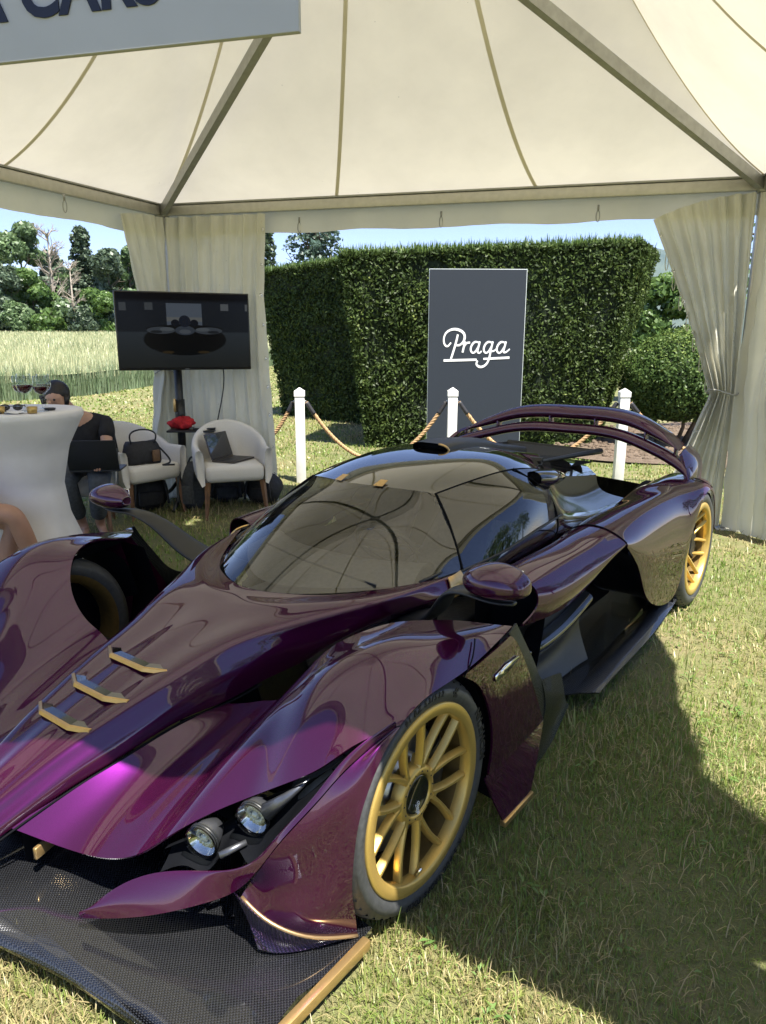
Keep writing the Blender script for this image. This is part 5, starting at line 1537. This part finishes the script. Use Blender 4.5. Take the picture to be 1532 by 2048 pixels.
# television on a stand
def tv():
    c = Vector((-1.715, 6.41, 1.578)); rz = math.atan2(.42, 1.041)
    o = empty('television', c, rz, 'large flat black television showing a dim car picture', 'television')
    W_, H_ = 1.125, .655
    MB().box((0, .030, 0), (W_, .05, H_), 0, 0, .006).build('tv_case', 'tv_plastic', o, True, 40)
    t = NT('tv_screen')
    v = t.n('ShaderNodeSeparateXYZ', Vector=t.coord('Object'))
    X_, Z_ = v.outputs[0], v.outputs[2]
    def rect(cx, cz, hw, hh, soft=.004):
        a = t.math('SUBTRACT', hw, t.math('ABSOLUTE', t.math('SUBTRACT', X_, cx))); b = t.math('SUBTRACT', hh, t.math('ABSOLUTE', t.math('SUBTRACT', Z_, cz)))
        return t.n('ShaderNodeClamp', Value=t.math('DIVIDE', t.math('MINIMUM', a, b), soft)).outputs[0]
    def ell(cx, cz, rx, rz_, soft=.08):
        a = t.math('DIVIDE', t.math('SUBTRACT', X_, cx), rx); b = t.math('DIVIDE', t.math('SUBTRACT', Z_, cz), rz_)
        r = t.math('ADD', t.math('MULTIPLY', a, a), t.math('MULTIPLY', b, b))
        return t.n('ShaderNodeClamp', Value=t.math('DIVIDE', t.math('SUBTRACT', 1.0, r), soft)).outputs[0]
    cc = t.ramp(t.math('ADD', t.math('MULTIPLY', Z_, 1.5), .5), [(.0, (.010, .011, .010)), (.48, (.016, .021, .026)), (.5, (.006, .008, .011)), (.85, (.007, .009, .013)), (.9, (.002, .002, .003))]).outputs[0]
    for args, c_ in (((.0, .135, .15, .10), (.050, .062, .080)), ((0, .10, .15, .02), (.075, .080, .080)), ((-.50, .20, .03, .035), (.035, .040, .045)), ((-.29, .205, .035, .032), (.035, .04, .045)), ((.345, .205, .036, .030), (.060, .066, .072)), ((.535, .205, .012, .03), (.06, .066, .07))):
        cc = t.mix(rect(*args), cc, c_)
    for args, c_ in (((0, -.07, .355, .135), (.0015, .0018, .002)), ((0, .02, .33, .035), (.003, .0035, .004)), ((-.20, .008, .12, .030), (.028, .034, .042)), ((.20, .006, .12, .030), (.028, .034, .042)), ((-.15, .018, .06, .016), (.050, .058, .066)), ((.15, .016, .06, .016), (.050, .058, .066)), ((0, .008, .085, .040), (.022, .028, .038)), ((0, -.002, .05, .018), (.045, .052, .062)), ((-.24, -.004, .05, .012), (.008, .010, .012)), ((.24, -.006, .05, .012), (.008, .010, .012)), ((0, .085, .05, .05), (.006, .008, .014)), ((-.08, .07, .035, .03), (.004, .005, .008)), ((.08, .07, .035, .03), (.004, .005, .008)), ((-.15, -.175, .05, .012), (.02, .014, .006)), ((.15, -.175, .05, .012), (.02, .014, .006))):
        cc = t.mix(ell(*args), cc, c_)
    em = t.n('ShaderNodeEmission', Color=cc, Strength=.26)
    bs = t.n('ShaderNodeBsdfPrincipled', Base__Color=(.004, .004, .005), Roughness=.10, Specular__IOR__Level=.03)
    ad = t.n('ShaderNodeAddShader'); t.set(ad.inputs[0], em); t.set(ad.inputs[1], bs); t.surf(ad)
    MB().box((0, .003, .006), (W_ - .022, .004, H_ - .034)).build('screen', 'tv_screen', o, False)
    MB().box((0, .075, -.02), (.30, .05, .30), 0, 0, .01).build('wall_mount', 'satin_black', o, True, 40)
    cab = spl([(.32, .07, -.30), (.33, .10, -.40), (.30, .12, -.62), (.24, .14, -.95), (.25, .10, -1.25), (.10, .05, -1.555)], 40)
    MB().tube(cab, .006, 6).build('power_cable', 'satin_black', o)
    MB().box((0, -.0005, -.318), (.035, .003, .008)).build('brand_mark', 'lamp_metal', o, False)
    st = empty('television_stand', (-1.86, 6.62, 0), 0, 'black pole stand with small shelf carrying the television', 'stand')
    MB().tube([(0, 0, .02), (0, 0, 1.62)], .036, 16).build('pole', 'satin_black', st)
    MB().tube([(0, 0, .70), (0, 0, .98)], .046, 16).build('pole_collar', 'satin_black', st)
    MB().box((.115, -.02, .705), (.42, .30, .018), R(4), 0, .004).build('shelf', 'satin_black', st, True, 40)
    MB().box((-.03, -.055, .93), (.022, .03, .12), 0, 0, .006).build('clamp', 'gold_trim', st, True, 40)
    for k in range(3):
        a = k * 2.094 + .5
        MB().tube([(0, 0, .30), (.18 * math.cos(a), .18 * math.sin(a), .12), (.36 * math.cos(a), .36 * math.sin(a), .015)], .018, 8).build('leg', 'satin_black', st)
    # crumpled red cloth on the shelf
    n = 900; u = rng.normal(0, 1, (n, 3)); 
    g = []
    for i in range(22):
        row = []
        for j in range(30):
            ph = math.pi * (i + .5) / 22 * .98; th = 2 * math.pi * j / 29
            r = 1 + .16 * math.sin(3 * th + 2 * ph) + .13 * math.sin(7 * th - 3 * ph) + .10 * math.sin(11 * th + 5 * ph)
            row.append((.105 * r * math.sin(ph) * math.cos(th), .07 * r * math.sin(ph) * math.sin(th), max(.002, .052 + .054 * r * math.cos(ph))))
        g.append(row)
    cl = grid_obj('red_cloth', np.array(g), 'red_cloth', None, lambda: 0 if False else (0, 0, 1), 0) if False else mk('red_cloth', np.array(g).reshape(-1, 3), [(i * 30 + j, (i + 1) * 30 + j, (i + 1) * 30 + j + 1, i * 30 + j + 1) for i in range(21) for j in range(29)], 'red_cloth')
    cl.location = (-1.835, 6.56, .716); tag(cl, 'crumpled bright red cloth on the television stand shelf', 'cloth')
    tb = empty('tablet', (-1.63, 6.57, .716), R(8), 'thin black tablet lying at the shelf end beside red cloth', 'tablet')
    MB().box((0, 0, .008), (.20, .14, .012), 0, 0, .004).build('tablet_body', 'laptop_dark', tb, True, 40)
    MB().box((.0, .0, .0155), (.18, .12, .002)).build('tablet_screen', 'gloss_black', tb, False)
tv()

# tub chairs
def make_chair():
    o = empty('tub_chair', (0, 0, 0), 0, 'x', 'chair', 'cream upholstered tub chairs with wooden legs')
    # U-shaped shell: faces -y
    path = []
    for k in range(33):
        t = k / 32; a = math.pi * (1 - t)     # from +? side round the back
        x = -.285 * math.cos(math.pi * t); 
        if t < .28: p = (-.285 + .0 * t, -.27 + t / .28 * .27, 0)
        elif t > .72: p = (.285, -.27 + (1 - t) / .28 * .27, 0)
        else:
            a = math.pi * (t - .28) / .44; p = (-.285 * math.cos(a), .285 * math.sin(a), 0)
        path.append(p)
    P = spl(path, 60); secs = []
    for i, p in enumerate(P):
        d = P[min(i + 1, 59)] - P[max(i - 1, 0)]; d /= np.linalg.norm(d); nrm = np.array([-d[1], d[0], 0])   # outward = left of travel
        t = i / 59; zt = .60 + .20 * math.sin(math.pi * np.clip((t - .18) / .64, 0, 1)) ** 1.6
        lean = .07 * (zt - .42) * 2
        ring = []
        for (u, z) in [(-.030, .36), (-.034, .45), (-.034, zt - .04), (-.022, zt - .008), (0, zt), (.022, zt - .008), (.034, zt - .04), (.034, .45), (.028, .30), (0, .285)]:
            sl = lean * (z - .30) * 1.6
            ring.append(p + nrm * (-(u)) + nrm * sl * (1 if True else 0) + np.array([0, 0, z]))
        secs.append(ring)
    m = 10; vs = [tuple(q) for r in secs for q in r]; fs = []
    for i in range(59):
        for k in range(m):
            fs.append((i * m + k, i * m + (k + 1) % m, (i + 1) * m + (k + 1) % m, (i + 1) * m + k))
    fs.append(tuple(range(m))); fs.append(tuple(59 * m + k for k in range(m))[::-1])
    sh = MB().add(vs, fs).build('back_shell', 'chair_fabric', o); md = sh.modifiers.new('s', 'SUBSURF'); md.levels = 1; md.render_levels = 1
    st = MB(); st.box((0, -.03, .39), (.505, .52, .15), 0, 0, .045); st.build('seat', 'chair_fabric', o)
    for sx, sy in ((-1, -1), (1, -1), (-1, 1), (1, 1)):
        MB().tube([(sx * .235, sy * .225 - .02, .32), (sx * .262, sy * .275 - .02, 0)], [.026, .014], 4).build('leg', 'wood_leg', o, False)
    return o
ch = make_chair()
for i, (x, y, th, lb) in enumerate([(-1.36, 6.34, 20, 'cream tub chair with an open laptop on its seat'), (-2.17, 6.27, 52, 'cream tub chair with a black handbag on its seat'), (-2.42, 5.68, 18, 'cream tub chair under the person in black')]):
    c = ch if i == 0 else copy_tree(ch)
    c.location = (x - (.06 if i == 2 else 0), y, 0); c.rotation_euler = (0, 0, R(th)); c['label'] = lb
def laptop(loc, rz, op, m, label, w=.33, d=.23):
    o = empty('laptop', loc, rz, label, 'laptop', None)
    MB().box((0, 0, .009), (w, d, .014), 0, 0, .003).build('laptop_base', m, o, True, 40)
    MB().box((0, -.02, .0168), (w * .82, d * .45, .0012)).build('keyboard', 'laptop_dark', o, False)
    l = MB(); l.box((0, 0, d / 2), (w, .008, d), 0, 0, .003)
    M = Matrix.Translation((0, d / 2, .016)) @ Matrix.Rotation(R(op), 4, 'X'); l.v = [tuple(M @ Vector(v)) for v in l.v]
    ld = l.build('laptop_lid', m, o, True, 40)
    s = MB(); s.box((0, -.0052, d / 2), (w * .94, .0016, d * .90)); s.v = [tuple(M @ Vector(v)) for v in s.v]; s.build('laptop_screen', 'gloss_black', ld, False)
    return o
laptop((-1.33, 6.33, .468), R(68), -18, 'laptop_grey', 'open grey brown laptop standing on the empty chair seat')
# the laptop on the knees: lid back faces the camera
laptop((-2.15, 5.37, .55), R(188), -22, 'laptop_dark', 'dark open laptop on the knees of the person in black', .36, .25)
o = laptop((-2.34, 6.40, .475), R(200), -8, 'laptop_dark', 'black folded laptop leaning on the back of the handbag chair', .30, .24)
o.rotation_euler = (R(0), R(0), R(142))

def handbag():
    o = empty('handbag', (-2.08, 6.15, .467), R(40), 'black handbag with loose straps on the middle chair', 'bag')
    b = MB(); vs = []; fs = []; n = 16
    for i, (z, rx, ry) in enumerate([(0, .155, .075), (.03, .165, .085), (.10, .16, .075), (.16, .145, .05), (.19, .13, .03)]):
        for k in range(n):
            t = 2 * math.pi * k / n
            vs.append((rx * math.copysign(abs(math.cos(t)) ** .6, math.cos(t)) + .006 * math.sin(5 * t + i), ry * math.copysign(abs(math.sin(t)) ** .6, math.sin(t)), z + .008 * math.sin(3 * t)))
    for i in range(4):
        for k in range(n):
            fs.append((i * n + k, i * n + (k + 1) % n, (i + 1) * n + (k + 1) % n, (i + 1) * n + k))
    fs.append(tuple(range(n))[::-1]); fs.append(tuple(4 * n + k for k in range(n)))
    b.add(vs, fs).build('bag_body', 'bag_black', o)
    MB().tube(spl([(-.10, -.03, .18), (-.11, -.06, .27), (0, -.075, .30), (.11, -.05, .25), (.10, -.03, .17)], 22), (.007), 6).build('handle', 'bag_black', o)
    MB().tube(spl([(.13, -.02, .15), (.19, -.08, .06), (.17, -.17, .012), (.08, -.24, .010), (.16, -.30, .012)], 26), (.008), 6).build('strap', 'bag_black', o)
    MB().box((.09, -.085, .07), (.075, .02, .10), .3, 0, .008).build('pocket', 'bag_brown', o)
handbag()
def sack(name, loc, rz, dims, m, label, seed):
    o = empty(name, loc, rz, label, 'bag'); r = np.random.default_rng(seed)
    g = MB(); n = 20; mm = 12; vs = []; fs = []
    for i in range(mm):
        f = i / (mm - 1); rad = (math.sin(math.pi * min(.97, max(.06, f * .92 + .05))) ** .45)
        for k in range(n):
            t = 2 * math.pi * k / n; w = 1 + .07 * math.sin(3 * t + seed + f * 4) + .05 * math.sin(7 * t + 5 * f)
            vs.append((dims[0] / 2 * rad * w * math.copysign(abs(math.cos(t)) ** .7, math.cos(t)), dims[1] / 2 * rad * w * math.copysign(abs(math.sin(t)) ** .7, math.sin(t)), dims[2] * f))
    for i in range(mm - 1):
        for k in range(n):
            fs.append((i * n + k, i * n + (k + 1) % n, (i + 1) * n + (k + 1) % n, (i + 1) * n + k))
    fs.append(tuple(range(n))[::-1]); fs.append(tuple((mm - 1) * n + k for k in range(n)))
    g.add(vs, fs).build('bag_body', m, o)
    MB().box((0, -dims[1] * .48, dims[2] * .35), (dims[0] * .6, .05, dims[2] * .4), 0, 0, .02).build('front_pocket', m, o)
    for s in (-1, 1):
        MB().tube(spl([(s * dims[0] * .2, dims[1] * .3, dims[2] * .9), (s * dims[0] * .32, -dims[1] * .5, dims[2] * .8), (s * dims[0] * .4, -dims[1] * .6, dims[2] * .2)], 12), .012, 6).build('strap', m, o)
    MB().tube(spl([(-.04, 0, dims[2] * .97), (0, 0, dims[2] * 1.10), (.04, 0, dims[2] * .97)], 10), .009, 6).build('handle', m, o)
sack('backpack', (-2.14, 6.42, 0), R(30), (.36, .24, .34), 'bag_black', 'black backpack on the grass under the handbag chair', 3)
sack('backpack', (-1.72, 6.40, 0), R(-15), (.20, .22, .44), 'bag_grey', 'grey slim backpack leaning beside the television pole', 5)
sack('backpack', (-1.50, 6.78, 0), R(10), (.34, .24, .30), 'bag_grey', 'grey bag on the grass behind the laptop chair', 8)
sack('backpack', (-1.12, 6.66, 0), R(-20), (.34, .22, .30), 'bag_black', 'black bag on the grass under the laptop chair', 9)

# bar table
def bar_table():
    o = empty('bar_table', (-2.275, 4.44, 0), 0, 'round standing table under a white stretch cover', 'table')
    prof = [(0, 1.088), (.36, 1.088), (.395, 1.084), (.402, 1.07), (.400, 1.045), (.385, 1.02)]
    n = 48; vs = []; fs = []
    zz = np.linspace(1.02, .01, 26)
    base = [(r, z, 0) for r, z in prof] + [(np.interp(z, [0, .15, .4, .62, .85, 1.02], [.38, .345, .275, .250, .30, .385]), z, 1) for z in zz[1:]]
    for (r, z, w) in base:
        for k in range(n):
            t = 2 * math.pi * k / n
            q = 1 + (w * .13 * max(0, math.cos(4 * (t + .6))) * min(1, abs(z - .62) / .35) * (1 if z < .62 else .25))
            vs.append((r * q * math.cos(t), r * q * math.sin(t), z))
    m = len(base)
    for i in range(m - 1):
        for k in range(n):
            fs.append((i * n + k, (i + 1) * n + k, (i + 1) * n + (k + 1) % n, i * n + (k + 1) % n))
    MB().add(vs, fs).build('stretch_cover', 'table_cloth', o)
    MB().tube([(0, 0, 0), (0, 0, 1.06)], .03, 12).build('pole', 'tent_metal', o)
    for k in range(4):
        a = k * math.pi / 2 - .6
        MB().ball((.43 * math.cos(a), .43 * math.sin(a), .02), (.05, .05, .02), 10, 6).build('foot', 'satin_black', o)
bar_table()
def wine_glass():
    o = empty('wine_glass', (0, 0, 0), 0, 'x', 'wine glass', 'wine glasses on the bar table')
    MB().lathe([(0, .004), (.034, .002), (.036, .001), (.034, .004), (.006, .010), (.0035, .03), (.0035, .085), (.012, .095), (.034, .115), (.044, .145), (.042, .175), (.034, .210), (.033, .210), (.041, .175), (.043, .145), (.033, .117), (0, .098)], 24).build('glass', 'drink_glass', o)
    MB().lathe([(0, .099), (.030, .117), (.040, .138), (.0405, .148), (0, .148)], 24).build('red_wine', 'wine', o)
    return o
wg = wine_glass()
for i, (x, y, s, lb) in enumerate([(-2.12, 4.30, 1.05, 'frontmost glass of red wine, left of the gold cups'), (-2.02, 4.29, 1.0, 'glass of red wine nearest the table right edge'), (-2.10, 4.50, 1.0, 'glass of red wine behind the front two glasses'), (-2.26, 4.52, .95, 'wine glass farthest left at the back of the table')]):
    c = wg if i == 0 else copy_tree(wg)
    c.location = (x, y, 1.088); c.scale = (s,) * 3; c['label'] = lb
    if i >= 3:
        for q in list(c.children):
            if q.name.startswith('red_wine') and i == 4: q.data = q.data
def cup(x, y, r, h, lb):
    o = empty('paper_cup', (x, y, 1.088), 0, lb, 'cup', 'small gold paper cups on the bar table')
    MB().lathe([(0, .001), (r * .85, .001), (r, h), (r * .95, h), (r * .82, .004)], 20).build('cup_body', 'cup_gold', o)
    MB().lathe([(0, h * .8), (r * .9, h * .8)], 16).build('cup_filling', 'paper_white', o)
cup(-2.21, 4.16, .033, .040, 'small gold paper cup beside the sunglasses')
cup(-2.03, 4.18, .030, .038, 'small gold paper cup under the right wine glass')
def small_table_things():
    o = empty('folder', (-2.30, 4.14, 1.0895), R(12), 'thin dark folder at the left of the bar table', 'folder')
    MB().box((0, 0, .004), (.22, .15, .008), 0, 0, .002).build('folder_cover', 'laptop_dark', o, True, 40)
    MB().box((.004, 0, .0092), (.20, .135, .002)).build('paper_sheet', 'paper_white', o, False)
    s = empty('sunglasses', (-2.22, 4.32, 1.09), R(20), 'black sunglasses lying beside the dark folder', 'sunglasses')
    for q in (-1, 1):
        MB().ball((q * .034, 0, .020), (.028, .006, .020), 12, 6).build('lens', 'gloss_black', s)
        MB().tube([(q * .062, .002, .026), (q * .064, .08, .024), (q * .060, .13, .010)], .003, 6).build('temple', 'satin_black', s)
    MB().tube([(-.062, 0, .030), (0, -.003, .027), (.062, 0, .030)], .003, 6).build('bridge', 'satin_black', s)
    g = [[(x * .05 - .1 * 0, y * .045, .004 + .006 * (math.sin(3 * x + 2 * y) + 1) * .8) for x in np.linspace(-1, 1, 10)] for y in np.linspace(-1, 1, 8)]
    nk = grid_obj('paper_napkin', np.array(g), 'paper_white', None, (0, 0, 1), .002); nk.location = (-2.12, 4.15, 1.090); nk.rotation_euler = (0, 0, .5)
    tag(nk, 'crumpled white paper napkin between the gold cups', 'napkin')
    MB_ = MB(); MB_.lathe([(0, .002), (.030, .002), (.034, .014), (.030, .014), (.026, .006), (0, .006)], 20)
    d = MB_.build('ash_dish', 'laptop_dark'); d.location = (-2.01, 4.36, 1.089); tag(d, 'small dark dish among the wine glasses', 'dish')
small_table_things()

# people
def skin_body(name, verts, edges, radii, mat, parent=None, root=0, sub=2):
    me = bpy.data.meshes.new(name); me.from_pydata(verts, edges, []); me.update()
    o = bpy.data.objects.new(name, me); link(o, parent)
    sk = o.modifiers.new('skin', 'SKIN'); sk.use_smooth_shade = True; sk.branch_smoothing = .5
    lay = me.skin_vertices[0] if len(me.skin_vertices) else None
    if lay is None:
        bm = bmesh.new(); bm.from_mesh(me); bm.verts.layers.skin.verify(); bm.to_mesh(me); bm.free(); lay = me.skin_vertices[0]
    for i, r in enumerate(radii):
        lay.data[i].radius = (r, r) if not hasattr(r, '__len__') else r
        lay.data[i].use_root = (i == root)
    ss = o.modifiers.new('s', 'SUBSURF'); ss.levels = sub; ss.render_levels = sub
    me.materials.append(MATS[mat])
    return o
class Sk:
    def __init__(s): s.v = []; s.e = []; s.r = []
    def p(s, co, r, prev=None):
        s.v.append(tuple(co)); s.r.append(r); i = len(s.v) - 1
        if prev is not None: s.e.append((prev, i))
        return i
def hand(sk, wrist, d, palm_n, side):
    d = Vector(d).normalized(); n = Vector(palm_n).normalized(); x = d.cross(n).normalized() * side
    w = Vector(sk.v[wrist])
    pm = sk.p(w + d * .045, (.034, .016), wrist)
    for k, (o_, L) in enumerate(((-.027, .070), (-.009, .080), (.009, .075), (.026, .058))):
        b = w + d * .085 + x * o_
        a = sk.p(b, .0095, pm); c = sk.p(b + d * L * .5 + n * .010, .0085, a); sk.p(b + d * L * .85 + n * .032, .0075, c)
    t = sk.p(w + d * .035 + x * -.040 + n * .008, .0105, wrist); sk.p(w + d * .075 + x * -.055 + n * .02, .009, t)
def person1():
    o = empty('person', (-2.37, 5.72, -.02), 0, 'person in black t-shirt and grey trousers typing on a laptop', 'person')
    W = lambda x, y, z: (x + 2.40, y - 5.70, z)
    s = Sk()
    pel = s.p(W(-2.40, 5.74, .53), .13); sp1 = s.p(W(-2.40, 5.74, .68), .125, pel); ch_ = s.p(W(-2.39, 5.70, .86), .135, sp1); nk = s.p(W(-2.44, 5.61, .985), .052, ch_)
    hd0 = s.p(W(-2.50, 5.55, 1.025), .070, nk); hd1 = s.p(W(-2.535, 5.51, 1.09), .088, hd0); s.p(W(-2.535, 5.515, 1.16), .070, hd1)
    hips = {}
    for q in (-1, 1):
        sh = s.p(W(-2.40 + q * .175, 5.68, .90), .058, ch_); el = s.p(W(-2.40 + q * .215, 5.55, .70), .043, sh); wr = s.p(W(-2.30 + q * .17, 5.36, .655), .027, el)
        hand(s, wr, (-.25 * q + .12, -.8, -.25), (0, -.2, -1), -q)
        hp = s.p(W(-2.40 + q * .09, 5.70, .52), .095, pel); kn = s.p(W(-2.28 + q * .13, 5.28, .50), .066, hp); an = s.p(W(-2.36 + q * .07, 5.55, .10), .040, kn)
        s.p(W(-2.33 + q * .07, 5.53, .04), .032, an); s.p(W(-2.28 + q * .08, 5.42, .032), .028, len(s.v) - 1)
    body = skin_body('body', s.v, s.e, s.r, 'skin', o)
    t = Sk(); a = t.p(W(-2.40, 5.745, .54), .150); b = t.p(W(-2.40, 5.745, .69), .148, a); c = t.p(W(-2.39, 5.70, .86), .158, b); t.p(W(-2.415, 5.64, .945), .075, c)
    for q in (-1, 1):
        sh = t.p(W(-2.40 + q * .18, 5.68, .90), .076, c); t.p(W(-2.40 + q * .208, 5.59, .765), .064, sh)
    skin_body('shirt', t.v, t.e, t.r, 'shirt_black', o)
    t = Sk(); a = t.p(W(-2.40, 5.74, .535), .150)
    for q in (-1, 1):
        hp = t.p(W(-2.40 + q * .09, 5.68, .525), .115, a); kn = t.p(W(-2.28 + q * .13, 5.27, .505), .086, hp); cf = t.p(W(-2.325 + q * .10, 5.40, .30), .075, kn); t.p(W(-2.352 + q * .075, 5.51, .16), .066, cf)
    skin_body('trousers', t.v, t.e, t.r, 'trouser_grey', o)
    h = MB(); h.ball(W(-2.535, 5.55, 1.128), (.099, .100, .100), 16, 10); h.tube([W(-2.535 + .09, 5.52, 1.11), W(-2.535 + .085, 5.51, 1.04)], [.03, .018], 8); h.tube([W(-2.535 - .09, 5.52, 1.11), W(-2.535 - .085, 5.51, 1.04)], [.03, .018], 8); h.build('hair', 'hair_dark', o)
    f = MB()
    for q in (-1, 1): f.ball(W(-2.535 + q * .033, 5.428, 1.085), (.011, .006, .008), 8, 6)
    f.build('eyes', 'hair_dark', o)
    MB().ball(W(-2.534, 5.415, 1.06), (.013, .018, .020), 10, 6).build('nose', 'skin', o)
    MB().ball(W(-2.534, 5.428, 1.028), (.024, .008, .007), 10, 6).build('mouth', 'sandal_brown', o)
    for q in (-1, 1):
        MB().ball(W(-2.30 + q * .075, 5.46, .014), (.045, .125, .014), 12, 6).build('sandal', 'sandal_brown', o)
person1()
def person2():
    o = empty('person', (-2.66, 3.96, 0), 0, 'person with bare crossed legs at the left frame edge', 'person')
    W = lambda x, y, z: (x + 2.66, y - 3.96, z)
    s = Sk()
    pel = s.p(W(-2.66, 3.98, .52), .14); a = s.p(W(-2.68, 4.0, .70), .125, pel); c = s.p(W(-2.68, 4.0, .92), .14, a); n = s.p(W(-2.66, 4.0, 1.08), .052, c); h0 = s.p(W(-2.63, 4.0, 1.16), .075, n); h1 = s.p(W(-2.62, 4.0, 1.24), .09, h0); s.p(W(-2.63, 4.0, 1.31), .07, h1)
    for q in (-1, 1):
        sh = s.p(W(-2.68, 4.0 + q * .18, .95), .055, c); el = s.p(W(-2.60, 4.0 + q * .22, .72), .042, sh); wr = s.p(W(-2.40, 4.0 + q * .10, .66), .027, el)
        hand(s, wr, (1, -.3 * q, -.1), (0, 0, -1), q)
    h1_ = s.p(W(-2.58, 3.89, .54), .098, pel); k1 = s.p(W(-2.075, 3.93, .555), .062, h1_); m1 = s.p(W(-2.035, 3.97, .36), .058, k1); a1 = s.p(W(-2.00, 4.02, .15), .036, m1); s.p(W(-1.95, 4.03, .09), .034, a1); s.p(W(-1.85, 4.03, .07), .026, len(s.v) - 1)
    h2 = s.p(W(-2.58, 4.06, .50), .098, pel); k2 = s.p(W(-2.14, 4.06, .47), .062, h2); m2 = s.p(W(-2.20, 4.04, .28), .056, k2); a2 = s.p(W(-2.26, 4.02, .08), .036, m2); s.p(W(-2.20, 4.02, .035), .032, a2); s.p(W(-2.10, 4.02, .03), .026, len(s.v) - 1)
    skin_body('body', s.v, s.e, s.r, 'skin_tan', o)
    t = Sk(); a = t.p(W(-2.66, 3.98, .53), .165); b = t.p(W(-2.68, 4.0, .70), .145, a); c = t.p(W(-2.68, 4.0, .92), .16, b); t.p(W(-2.665, 4.0, 1.03), .075, c)
    for q in (-1, 1):
        sh = t.p(W(-2.68, 4.0 + q * .185, .95), .075, c); t.p(W(-2.63, 4.0 + q * .205, .82), .062, sh)
    skin_body('dress', t.v, t.e, t.r, 'trouser_grey', o)
    MB().ball(W(-2.645, 4.0, 1.265), (.10, .10, .10), 14, 10).build('hair', 'hair_dark', o)
    c = empty('garden_chair', (-2.70, 3.98, 0), R(90), 'white slim chair under the person with crossed legs', 'chair')
    MB().box((0, 0, .43), (.44, .44, .03), 0, 0, .012).build('seat', 'white_post', c)
    for sx, sy in ((-1, -1), (1, -1), (-1, 1), (1, 1)):
        MB().tube([(sx * .19, sy * .19, .42), (sx * .20, sy * .20, 0)], .017, 10).build('leg', 'white_post', c)
    MB().box((0, .215, .66), (.40, .025, .30), 0, R(-8), .01).build('backrest', 'white_post', c)
    for sx in (-1, 1): MB().tube([(sx * .17, .20, .43), (sx * .17, .235, .80)], .014, 8).build('back_post', 'white_post', c)
person2()
